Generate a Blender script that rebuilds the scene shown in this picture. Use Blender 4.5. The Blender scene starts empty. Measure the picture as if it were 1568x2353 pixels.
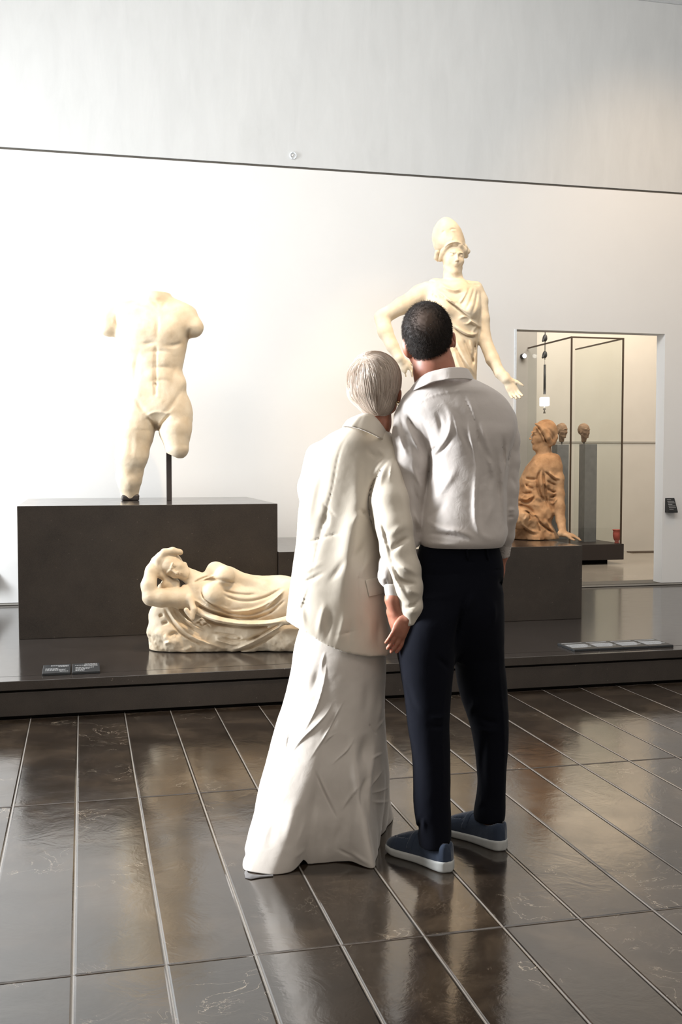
import bpy, math, random
import numpy as np
from mathutils import Matrix, Vector

random.seed(7); RNG = np.random.default_rng(7)
SC = bpy.context.scene
COL = SC.collection

# ---------------------------------------------------------------- camera
IW, IH, FOC, PCX, PCY = 1568, 2353, 2423., 784., 1176.5
PITCH, YAW, CAMH = math.atan(118/FOC), math.atan(592/FOC), 1.32
FW = np.array([math.sin(YAW)*math.cos(PITCH), math.cos(YAW)*math.cos(PITCH), -math.sin(PITCH)])
RT = np.array([math.cos(YAW), -math.sin(YAW), 0.])
UP = np.cross(RT, FW)
FH = np.array([math.sin(YAW), math.cos(YAW), 0.])
ZZ = np.array([0., 0., 1.])
CP = np.array([0., 0., CAMH])
cam_d = bpy.data.cameras.new('camera'); cam = bpy.data.objects.new('camera', cam_d); COL.objects.link(cam)
cam_d.sensor_fit = 'HORIZONTAL'; cam_d.sensor_width = 36; cam_d.lens = FOC/IW*36
cam_d.clip_start = .05
cam.matrix_world = Matrix(((RT[0], UP[0], -FW[0], 0), (RT[1], UP[1], -FW[1], 0), (RT[2], UP[2], -FW[2], CAMH), (0, 0, 0, 1)))
SC.camera = cam

# ---------------------------------------------------------------- world, light, exposure
wd = bpy.data.worlds.new('world'); SC.world = wd; wd.use_nodes = True
wd.node_tree.nodes['Background'].inputs[0].default_value = (1., .935, .85, 1)
wd.node_tree.nodes['Background'].inputs[1].default_value = .44
SC.view_settings.view_transform = 'Standard'; SC.view_settings.look = 'None'
SC.view_settings.exposure = 0.0; SC.view_settings.gamma = 1.0
SC.cycles.max_bounces = 8; SC.cycles.sample_clamp_indirect = 4.0


def area(name, loc, target, sx, sy, power, color, spread=180):
    l = bpy.data.lights.new(name, 'AREA'); l.shape = 'RECTANGLE'; l.size = sx; l.size_y = sy
    l.energy = power; l.color = color; l.spread = math.radians(spread)
    o = bpy.data.objects.new(name, l); COL.objects.link(o); o.location = loc
    o.rotation_euler = (Vector(target)-Vector(loc)).to_track_quat('-Z', 'Y').to_euler()
    return o


def spot(name, loc, target, power, deg, color, blend=.5, rad=.05):
    l = bpy.data.lights.new(name, 'SPOT'); l.energy = power; l.color = color
    l.spot_size = math.radians(deg); l.spot_blend = blend; l.shadow_soft_size = rad
    o = bpy.data.objects.new(name, l); COL.objects.link(o); o.location = loc
    o.rotation_euler = (Vector(target)-Vector(loc)).to_track_quat('-Z', 'Y').to_euler()
    return o


WARM = (1., .72, .42)
# daylight through the tall window of the left wall
area('daylight_window', (-3.4, 4.7, 2.3), (.9, 3.5, 1.2), 0.8, 2.4, 165, (.90, .95, 1.), 70)
area('daylight_window_far', (-3.5, 7.15, 2.25), (.4, 7.6, 1.5), .8, 3.4, 200, (.90, .955, 1.), 120)
# luminous ceiling
area('ceiling_glow', (.6, 4.7, 5.2), (.9, 8.5, 2.3), 8, 1.6, 290, (1., .985, .955))
area('ceiling_glow_rear', (1.2, 1.5, 5.25), (1.2, 1.5, 0), 5, 2.5, 70, (1., .97, .93))
# track spotlights for the sculptures
spot('track_spot_torso', (1.3, 5.6, 5.2), (.45, 7.6, 1.75), 330, 30, WARM, 1.)
spot('track_spot_tall_statue', (1.9, 6.1, 5.25), (2.4, 7.5, 2.4), 420, 40, WARM, 1.)
spot('track_spot_reclining', (.9, 4.4, 5.0), (.85, 6.2, .4), 520, 26, WARM, 1.)
spot('track_spot_seated', (3.9, 6.3, 5.0), (3.35, 7.7, 1.2), 260, 26, (1., .66, .34), 1.)
spot('added_spill_spot_wall', (4.9, 6.2, 5.1), (4.9, 8.5, 3.0), 110, 75, (1., .7, .42), 1.0)  # added lamp standing in for statue spot spill on the wall


def P(x, y, d):
    return CP + (FW + RT*((x-PCX)/FOC) - UP*((y-PCY)/FOC))*d


def ray(x, y):
    return FW + RT*((x-PCX)/FOC) - UP*((y-PCY)/FOC)


def G(x, y, z=0.):
    r = ray(x, y); return CP + r*((z-CAMH)/r[2])


def YW(x, y, Y):
    r = ray(x, y); return CP + r*(Y/r[1])


# ---------------------------------------------------------------- material helpers
class NT:
    def __init__(s, name):
        s.m = bpy.data.materials.new(name); s.m.use_nodes = True
        s.t = s.m.node_tree; s.b = s.t.nodes['Principled BSDF']; s.out = s.t.nodes['Material Output']
        s.tc = None

    def n(s, typ, **kw):
        nd = s.t.nodes.new(typ)
        for k, v in kw.items():
            if k in nd.inputs: nd.inputs[k].default_value = v
            else: setattr(nd, k, v)
        return nd

    def l(s, a, b):
        s.t.links.new(a, b)

    def co(s, scale=(1, 1, 1), kind='Object'):
        if not s.tc: s.tc = s.n('ShaderNodeTexCoord')
        mp = s.n('ShaderNodeMapping'); s.l(s.tc.outputs[kind], mp.inputs[0]); mp.inputs['Scale'].default_value = scale
        return mp.outputs[0]

    def noise(s, scale, detail=4, rough=.55, co=None, dist=0):
        nd = s.n('ShaderNodeTexNoise'); nd.inputs['Scale'].default_value = scale
        nd.inputs['Detail'].default_value = detail; nd.inputs['Roughness'].default_value = rough
        nd.inputs['Distortion'].default_value = dist
        s.l(co if co is not None else s.co(), nd.inputs['Vector']); return nd.outputs[0]

    def ramp(s, src, stops):
        nd = s.n('ShaderNodeValToRGB'); cr = nd.color_ramp
        while len(cr.elements) < len(stops): cr.elements.new(.5)
        for e, (p, c) in zip(cr.elements, stops):
            e.position = p; e.color = (c, c, c, 1) if isinstance(c, (int, float)) else (*c, 1)
        s.l(src, nd.inputs[0]); return nd.outputs[0]

    def math(s, op, a, b=None, c=None):
        nd = s.n('ShaderNodeMath', operation=op)
        for i, v in enumerate((a, b, c)):
            if v is None: continue
            if isinstance(v, (int, float)): nd.inputs[i].default_value = v
            else: s.l(v, nd.inputs[i])
        return nd.outputs[0]

    def mix(s, fac, a, b):
        nd = s.n('ShaderNodeMix', data_type='RGBA')
        for sock, v in ((nd.inputs[0], fac), (nd.inputs[6], a), (nd.inputs[7], b)):
            if isinstance(v, (int, float)): sock.default_value = v
            elif isinstance(v, tuple): sock.default_value = (*v, 1)
            else: s.l(v, sock)
        return nd.outputs[2]

    def bump(s, h, strength, dist=.01, nrm=None):
        nd = s.n('ShaderNodeBump'); nd.inputs['Strength'].default_value = strength
        nd.inputs['Distance'].default_value = dist; s.l(h, nd.inputs['Height'])
        if nrm is not None: s.l(nrm, nd.inputs['Normal'])
        return nd.outputs[0]

    def set(s, **kw):
        for k, v in kw.items():
            k = k.replace('_', ' ')
            if isinstance(v, (int, float)): s.b.inputs[k].default_value = v
            elif isinstance(v, tuple): s.b.inputs[k].default_value = (*v, 1) if len(v) == 3 else v
            else: s.l(v, s.b.inputs[k])
        return s.m


def stone_like(name, c1, c2, rough, scale=6, bump=.2, bscale=60, spec=.5, sss=0):
    t = NT(name)
    nz = t.noise(scale, 5)
    col = t.ramp(nz, [(.3, c1), (.7, c2)])
    m = t.set(Base_Color=col, Roughness=rough, Normal=t.bump(t.noise(bscale, 4), bump, .004))
    t.b.inputs['Specular IOR Level'].default_value = spec
    if sss:
        t.b.inputs['Subsurface Weight'].default_value = sss; t.b.inputs['Subsurface Radius'].default_value = (.02, .012, .007)
        t.b.inputs['Subsurface Scale'].default_value = .5
    return m


def plain(name, c, rough=.5, spec=.5, metal=0, emit=0):
    t = NT(name)
    nz = t.noise(40, 3)
    col = t.ramp(nz, [(.3, tuple(x*.94 for x in c)), (.7, tuple(min(1, x*1.04) for x in c))])
    m = t.set(Base_Color=col, Roughness=rough)
    t.b.inputs['Specular IOR Level'].default_value = spec; t.b.inputs['Metallic'].default_value = metal
    if emit:
        t.b.inputs['Emission Color'].default_value = (*c, 1); t.b.inputs['Emission Strength'].default_value = emit
    return m


def cloth(name, c, rough=.6, sheen=.3, weave=900, wb=.08, wrinkle=.0, spec=.3):
    t = NT(name)
    nz = t.noise(9, 3)
    col = t.ramp(nz, [(.3, tuple(x*.97 for x in c)), (.7, c)])
    nb = t.bump(t.noise(weave, 2), wb, .001)
    if wrinkle:
        nb = t.bump(t.noise(26, 5, .6, dist=.8), wrinkle, .01, nb)
    m = t.set(Base_Color=col, Roughness=rough, Normal=nb)
    t.b.inputs['Sheen Weight'].default_value = sheen; t.b.inputs['Sheen Roughness'].default_value = .4
    t.b.inputs['Specular IOR Level'].default_value = spec
    return m


def granite(name, c1, c2, speck, rough, bump=.06, ior=1.95):
    t = NT(name)
    nz = t.noise(5, 6, .65)
    col = t.ramp(nz, [(.3, c1), (.72, c2)])
    fine = t.noise(260, 2, .5)
    col = t.mix(t.ramp(fine, [(.35, 0), (.8, .5)]), col, tuple(x*2.0 for x in c2))
    vor = t.n('ShaderNodeTexVoronoi', feature='F1'); vor.inputs['Scale'].default_value = 38; t.l(t.co(), vor.inputs['Vector'])
    sp = t.ramp(vor.outputs['Distance'], [(.06, 1), (.13, 0)])
    pick = t.ramp(t.noise(9, 3), [(.56, 0), (.66, 1)])
    fac = t.math('MULTIPLY', t.math('MULTIPLY', sp, pick), .55)
    col = t.mix(fac, col, speck)
    rr = t.ramp(t.noise(14, 4), [(.3, rough*.85), (.7, rough*1.2)])
    m = t.set(Base_Color=col, Roughness=rr, Normal=t.bump(t.noise(120, 3), bump, .002)); t.b.inputs['IOR'].default_value = ior
    return m


def floor_mat():
    t = NT('polished_marble_tiles')
    tc = t.n('ShaderNodeTexCoord'); sep = t.n('ShaderNodeSeparateXYZ'); t.l(tc.outputs['Object'], sep.inputs[0])
    TX, TY, X0, Y0 = .2362, 1.4155, -.040, 4.149
    u = t.math('DIVIDE', t.math('SUBTRACT', sep.outputs[0], X0), TX)
    v = t.math('DIVIDE', t.math('SUBTRACT', sep.outputs[1], Y0), TY)
    iu, iv = t.math('FLOOR', u), t.math('FLOOR', v)
    fu, fv = t.math('FRACT', u), t.math('FRACT', v)
    du = t.math('MULTIPLY', t.math('MINIMUM', fu, t.math('SUBTRACT', 1., fu)), TX)   # metres to the joint
    dv = t.math('MULTIPLY', t.math('MINIMUM', fv, t.math('SUBTRACT', 1., fv)), TY)
    ju = t.ramp(du, [(0, 1), (.0013, 1), (.0019, 0)]) ; jv = t.ramp(dv, [(0, 1), (.0016, 1), (.0024, 0)])
    # ramps are 0..1, so work in metres directly (values far below 1)
    cmb = t.n('ShaderNodeCombineXYZ'); t.l(iu, cmb.inputs[0]); t.l(iv, cmb.inputs[1])
    wn = t.n('ShaderNodeTexWhiteNoise', noise_dimensions='3D'); t.l(cmb.outputs[0], wn.inputs['Vector'])
    off = t.n('ShaderNodeVectorMath', operation='MULTIPLY'); t.l(wn.outputs['Color'], off.inputs[0]); off.inputs[1].default_value = (7, 7, 7)
    add = t.n('ShaderNodeVectorMath', operation='ADD'); t.l(tc.outputs['Object'], add.inputs[0]); t.l(off.outputs[0], add.inputs[1])
    co = add.outputs[0]
    base = t.ramp(t.noise(3.2, 7, .62, co, .6), [(.28, (.009, .006, .004)), (.52, (.026, .0175, .0115)), (.75, (.070, .048, .030))])
    tint = t.mix(t.math('MULTIPLY', wn.outputs['Value'], .45), base, (.016, .013, .011))
    # pale veins: thin iso-lines of distorted noise, kept to patches
    vn = t.noise(5.5, 6, .6, co, 1.3)
    vein = t.ramp(t.math('ABSOLUTE', t.math('SUBTRACT', vn, .5)), [(0, 1), (.0045, 0)])
    patch = t.ramp(t.noise(2.6, 3, .5, co), [(.55, 0), (.67, 1)])
    fac = t.math('MULTIPLY', t.math('MULTIPLY', vein, patch), .9)
    col = t.mix(fac, tint, (.42, .34, .25))
    v2 = t.noise(14, 5, .6, co, 2.2)
    vein2 = t.ramp(t.math('ABSOLUTE', t.math('SUBTRACT', v2, .5)), [(0, 1), (.010, 0)])
    p2 = t.ramp(t.noise(3.7, 2, .5, co), [(.48, 0), (.66, 1)])
    col = t.mix(t.math('MULTIPLY', t.math('MULTIPLY', vein2, p2), .35), col, (.22, .16, .11))
    col = t.mix(ju, col, (.26, .235, .21)); col = t.mix(jv, col, (.06, .045, .035))
    jn = t.math('MAXIMUM', ju, jv)
    rough = t.math('ADD', t.ramp(t.noise(6, 5, .6, co), [(.3, .10), (.75, .19)]), t.math('MULTIPLY', jn, .25))
    eu = t.ramp(du, [(.0, 0), (.003, 0), (.0075, 1)]); ev = t.ramp(dv, [(.0, 0), (.002, 0), (.006, 1)])
    h = t.math('MINIMUM', eu, ev)
    nb = t.bump(h, .7, .004)
    nb = t.bump(t.noise(7, 4, .6, co, .8), .05, .02, nb)
    nb = t.bump(t.noise(70, 3, .6, co), .035, .004, nb)
    m = t.set(Base_Color=col, Roughness=rough, Normal=nb)
    t.b.inputs['IOR'].default_value = 1.95
    return m


M = {}
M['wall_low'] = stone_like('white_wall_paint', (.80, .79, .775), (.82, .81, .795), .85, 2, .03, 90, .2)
M['wall_up'] = None
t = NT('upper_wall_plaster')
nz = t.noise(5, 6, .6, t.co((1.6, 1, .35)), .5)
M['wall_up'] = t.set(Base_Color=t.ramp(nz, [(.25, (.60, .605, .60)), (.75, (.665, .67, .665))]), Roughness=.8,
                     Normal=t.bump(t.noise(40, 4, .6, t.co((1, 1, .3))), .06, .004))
M['joint'] = plain('shadow_joint', (.10, .09, .075), .7)
M['reveal'] = plain('white_reveal', (.80, .85, .90), .5)
M['ceiling'] = plain('white_ceiling', (.82, .83, .84), .8)
M['granite'] = granite('dark_brown_granite', (.019, .0140, .0105), (.038, .0285, .0215), (.34, .27, .21), .42, .05, 1.5)
M['granite_top'] = granite('polished_plinth_stone', (.022, .018, .0155), (.040, .033, .029), (.26, .22, .19), .13, .006, 2.3)
M['dark_gap'] = plain('dark_gap', (.006, .005, .004), .8, .1)
M['marble'] = stone_like('aged_white_marble', (.62, .49, .335), (.76, .66, .51), .62, 7, .25, 90, .35, .0)
M['marble_old'] = stone_like('weathered_cream_marble', (.62, .49, .33), (.78, .67, .50), .68, 5, .35, 60, .3, .05)
M['rough_marble'] = stone_like('broken_marble', (.40, .32, .24), (.62, .52, .42), .9, 30, .8, 120, .2)
M['ochre'] = stone_like('ochre_limestone', (.25, .13, .06), (.58, .36, .20), .75, 7, .5, 50, .25)
M['pale_head'] = stone_like('brown_stone', (.20, .12, .075), (.42, .27, .17), .8, 9, .3, 50, .2)
M['iron'] = plain('dark_iron', (.035, .026, .022), .5)
M['pedestal'] = stone_like('grey_pedestal', (.17, .165, .165), (.215, .21, .205), .6, 12, .1, 90)
M['bronze'] = plain('bronze_frame', (.09, .06, .04), .45, .5, .3)
M['slab'] = plain('dark_case_base', (.03, .022, .02), .45)
M['red'] = plain('plain_red', (.62, .14, .11), .4)
M['label'] = plain('black_label', (.016, .017, .018), .5)
M['print'] = plain('white_print', (.34, .34, .34), .8)
M['far_wall'] = stone_like('far_room_wall', (.62, .58, .52), (.66, .62, .56), .85, 2, .02, 60, .2)
M['far_pillar'] = stone_like('grey_pillar_paint', (.36, .34, .31), (.40, .375, .34), .8, 3, .02, 60, .2)
M['far_floor'] = stone_like('far_room_floor', (.30, .26, .21), (.40, .35, .29), .16, 1.2, .03, 30)
M['lamp_black'] = plain('black_lamp_metal', (.03, .03, .03), .5)
M['lamp_glow'] = plain('lantern_glow', (1., .98, .92), .5, .5, 0, 5)
M['skin'] = None
t = NT('skin'); M['skin'] = t.set(Base_Color=t.ramp(t.noise(30, 4), [(.3, (.36, .14, .085)), (.7, (.45, .195, .125))]), Roughness=.5, Normal=t.bump(t.noise(300, 2), .12, .001))
t.b.inputs['Subsurface Weight'].default_value = .35; t.b.inputs['Subsurface Radius'].default_value = (.9, .25, .12); t.b.inputs['Subsurface Scale'].default_value = .02
M['shirt'] = cloth('white_cotton_shirt', (.56, .505, .465), .66, .25, 1200, .06, .14, .2)
M['jacket'] = cloth('cream_satin_jacket', (.60, .53, .435), .42, .35, 1400, .04, .05, .35)
M['skirt'] = cloth('ivory_satin_skirt', (.60, .54, .48), .40, .3, 1500, .03, .10, .35)
M['lining'] = cloth('grey_skirt_lining', (.13, .12, .115), .8)
M['navy'] = cloth('navy_wool', (.0038, .0043, .0078), .85, .025, 1300, .15, .03, .08)
M['suede'] = cloth('navy_suede', (.034, .045, .070), .92, .5, 600, .4, .2, .1)
M['sole'] = plain('white_rubber_sole', (.46, .46, .44), .6)
M['gold'] = plain('gold_earring', (.80, .62, .32), .2, .5, 1)


def hair_mat(name, c1, c2, rough, scale):
    t = NT(name)
    at = t.n('ShaderNodeAttribute', attribute_name='tone')
    col = t.ramp(at.outputs['Fac'], [(0, c1), (1, c2)])
    m = t.set(Base_Color=col, Roughness=rough); t.b.inputs['Specular IOR Level'].default_value = .45
    return m


M['hair_dark'] = hair_mat('dark_short_hair', (.008, .006, .005), (.085, .055, .040), .8, 1)
M['hair_blond'] = hair_mat('platinum_hair', (.36, .26, .19), (.80, .69, .59), .36, 1)


# ---------------------------------------------------------------- objects
def mesh_data(name, v, f, mat, smooth=True):
    me = bpy.data.meshes.new(name)
    v = np.asarray(v, dtype=np.float32)
    if isinstance(f, np.ndarray) and f.ndim == 2:
        n = f.shape[1]
        me.vertices.add(len(v)); me.vertices.foreach_set('co', v.ravel())
        me.loops.add(f.size); me.loops.foreach_set('vertex_index', f.ravel().astype(np.int32))
        me.polygons.add(len(f)); me.polygons.foreach_set('loop_start', np.arange(0, f.size, n, dtype=np.int32))
        me.polygons.foreach_set('loop_total', np.full(len(f), n, dtype=np.int32))
        me.update(calc_edges=True)
    else:
        me.from_pydata([tuple(map(float, p)) for p in v], [], f); me.update()
    if smooth: me.polygons.foreach_set('use_smooth', np.ones(len(me.polygons), dtype=bool))
    me.materials.append(mat)
    return me


def base_of(o):
    b = np.zeros(3)
    while o is not None:
        b = b+np.array(o.location); o = o.parent
    return b


def obj(name, v, f, mat, parent=None, loc=None, smooth=True):
    """v in world coordinates; loc (or the parent's) becomes the origin"""
    v = np.asarray(v, dtype=np.float64)
    if parent is not None: o0 = base_of(parent)
    elif loc is not None: o0 = np.array(loc, dtype=float)
    else: o0 = np.array([(v[:, 0].min()+v[:, 0].max())/2, (v[:, 1].min()+v[:, 1].max())/2, v[:, 2].min()])
    me = mesh_data(name, v-o0, f, mat, smooth)
    o = bpy.data.objects.new(name, me); COL.objects.link(o)
    if parent is not None: o.parent = parent
    else: o.location = o0
    return o


def empty(name, loc):
    o = bpy.data.objects.new(name, None); COL.objects.link(o); o.location = [float(a) for a in loc]; o.empty_display_size = .1
    return o


def tag(o, label, cat, group=None):
    o['label'] = label; o['category'] = cat
    if group: o['group'] = group
    return o


def struct(o):
    o['kind'] = 'structure'; return o


def boxes(lst):
    """list of (x0,x1,y0,y1,z0,z1) -> verts, faces"""
    V_, F_ = [], []
    for x0, x1, y0, y1, z0, z1 in lst:
        b = len(V_)
        V_ += [(x0, y0, z0), (x1, y0, z0), (x1, y1, z0), (x0, y1, z0), (x0, y0, z1), (x1, y0, z1), (x1, y1, z1), (x0, y1, z1)]
        F_ += [[b+i for i in q] for q in ((3, 2, 1, 0), (4, 5, 6, 7), (0, 1, 5, 4), (1, 2, 6, 5), (2, 3, 7, 6), (3, 0, 4, 7))]
    return V_, F_


def box(name, b, mat, parent=None, bev=0, loc=None):
    v, f = boxes([b] if not isinstance(b[0], (tuple, list)) else b)
    o = obj(name, v, f, mat, parent, loc, smooth=False)
    if bev:
        m = o.modifiers.new('bevel', 'BEVEL'); m.width = bev; m.segments = 2; m.limit_method = 'ANGLE'
    return o


def tube(pts, rad, n=10, caps=True):
    """tube through world points; rad float or list"""
    pts = np.asarray(pts, float); m = len(pts)
    rad = np.full(m, rad) if np.isscalar(rad) else np.asarray(rad, float)
    T = np.gradient(pts, axis=0); T /= np.linalg.norm(T, axis=1)[:, None]+1e-9
    ref = np.array([0, 0, 1.]) if abs(T[0][2]) < .9 else np.array([1., 0, 0])
    A = np.cross(T, ref); A /= np.linalg.norm(A, axis=1)[:, None]+1e-9; B = np.cross(T, A)
    th = np.linspace(0, 2*np.pi, n, endpoint=False)
    V_ = (pts[:, None]+rad[:, None, None]*(np.cos(th)[None, :, None]*A[:, None]+np.sin(th)[None, :, None]*B[:, None])).reshape(-1, 3)
    F_ = [[i*n+j, i*n+(j+1) % n, (i+1)*n+(j+1) % n, (i+1)*n+j] for i in range(m-1) for j in range(n)]
    if caps: F_ += [list(range(n))[::-1], [(m-1)*n+j for j in range(n)]]
    return [tuple(p) for p in V_], F_


def merge(parts):
    V_, F_ = [], []
    for v, f in parts:
        b = len(V_); V_ += list(v); F_ += [[i+b for i in q] for q in f]
    return V_, F_


# ---------------------------------------------------------------- noise
def vnoise(p, scale, seed=0):
    q = np.asarray(p, float)*scale; i = np.floor(q).astype(np.int64); f = q-i; f = f*f*(3-2*f)
    def h(a, b, c):
        n = (a*73856093) ^ (b*19349663) ^ (c*83492791) ^ (seed*2654435761)
        n = (n ^ (n >> 13))*1274126177 & 0x7fffffff
        return ((n ^ (n >> 16)) & 0xffff)/65535.
    r = 0
    for dx in (0, 1):
        for dy in (0, 1):
            for dz in (0, 1):
                w = (f[:, 0] if dx else 1-f[:, 0])*(f[:, 1] if dy else 1-f[:, 1])*(f[:, 2] if dz else 1-f[:, 2])
                r = r+w*h(i[:, 0]+dx, i[:, 1]+dy, i[:, 2]+dz)
    return r*2-1


def fbm(p, scale, octs=4, seed=0):
    r, a = 0, 1.
    for k in range(octs):
        r = r+a*vnoise(p, scale*2**k, seed+k); a *= .5
    return r


# ---------------------------------------------------------------- relief maps (folds and muscles, drawn where the photo shows them)
def crop(ox, oy, s, pts):
    return [(ox+a/s, oy+b/s) for a, b in pts]


class Relief:
    def __init__(s, x0, y0, x1, y1, res=1.):
        s.x0, s.y0, s.res = x0, y0, res
        s.w, s.h = int((x1-x0)*res)+1, int((y1-y0)*res)+1
        s.a = np.zeros((s.h, s.w), np.float32)
        s.yy, s.xx = np.mgrid[0:s.h, 0:s.w].astype(np.float32); s.xx = s.xx/res+x0; s.yy = s.yy/res+y0

    def line(s, pts, width, amp, kind='g', fade=None):
        if fade is None: fade = .22 if width < 2.3 else .5
        pts = np.array(pts, float)
        if len(pts) > 2:                                   # round the polyline
            for _ in range(2):
                q = [pts[0]]
                for a, b in zip(pts[:-1], pts[1:]): q += [a*.75+b*.25, a*.25+b*.75]
                pts = np.array(q+[pts[-1]])
        L = np.linalg.norm(np.diff(pts, axis=0), axis=1); tot = L.sum()+1e-9; acc = 0
        m = width*4
        i0 = max(0, int((pts[:, 1].min()-m-s.y0)*s.res)); i1 = min(s.h, int((pts[:, 1].max()+m-s.y0)*s.res)+1)
        j0 = max(0, int((pts[:, 0].min()-m-s.x0)*s.res)); j1 = min(s.w, int((pts[:, 0].max()+m-s.x0)*s.res)+1)
        if i1 <= i0 or j1 <= j0: return
        X, Y = s.xx[i0:i1, j0:j1], s.yy[i0:i1, j0:j1]
        best = np.full(X.shape, 1e9, np.float32); par = np.zeros_like(best); sg = np.zeros_like(best)
        for (a, b), ln in zip(zip(pts[:-1], pts[1:]), L):
            d = (b-a)/(ln+1e-9)
            t_ = np.clip((X-a[0])*d[0]+(Y-a[1])*d[1], 0, ln)
            ex, ey = X-a[0]-t_*d[0], Y-a[1]-t_*d[1]
            dd = np.hypot(ex, ey); u = dd < best
            best = np.where(u, dd, best); par = np.where(u, (acc+t_)/tot, par)
            sg = np.where(u, np.sign(d[0]*ey-d[1]*ex), sg)
            acc += ln
        fd = np.clip(np.minimum(par, 1-par)/max(fade, 1e-3), 0, 1) if fade else 1.
        fd = fd*fd*(3-2*fd) if fade else 1.
        if kind == 'g': pr = np.exp(-(best/width)**2)
        elif kind == 'e': pr = np.where(sg > 0, np.exp(-best/width), np.exp(-(best/(width*.22))**2))   # overlapping edge
        elif kind == 'c': pr = np.exp(-best/width)                                                    # sharp crease
        s.a[i0:i1, j0:j1] += amp*pr*fd

    def blob(s, x, y, rx, ry, amp, rot=0):
        c, n = math.cos(math.radians(rot)), math.sin(math.radians(rot))
        dx, dy = s.xx-x, s.yy-y
        s.a += amp*np.exp(-(((dx*c+dy*n)/rx)**2+((-dx*n+dy*c)/ry)**2))

    def look(s, px, py):
        u = np.clip((px-s.x0)*s.res, 0, s.w-1.001); v = np.clip((py-s.y0)*s.res, 0, s.h-1.001)
        i, j = v.astype(int), u.astype(int); fv, fu = v-i, u-j
        A = s.a
        return (A[i, j]*(1-fu)+A[i, j+1]*fu)*(1-fv)+(A[i+1, j]*(1-fu)+A[i+1, j+1]*fu)*fv


def pix(p):
    q = p-CP; d = q@FW
    return PCX+FOC*(q@RT)/d, PCY-FOC*(q@UP)/d, d


# ---------------------------------------------------------------- sculpting volumes (signed distance on a grid -> one closed mesh)
def smin(a, b, k):
    if k <= 0: return np.minimum(a, b)
    h = np.clip(.5+.5*(b-a)/k, 0, 1); return b*(1-h)+a*h-k*h*(1-h)


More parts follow.
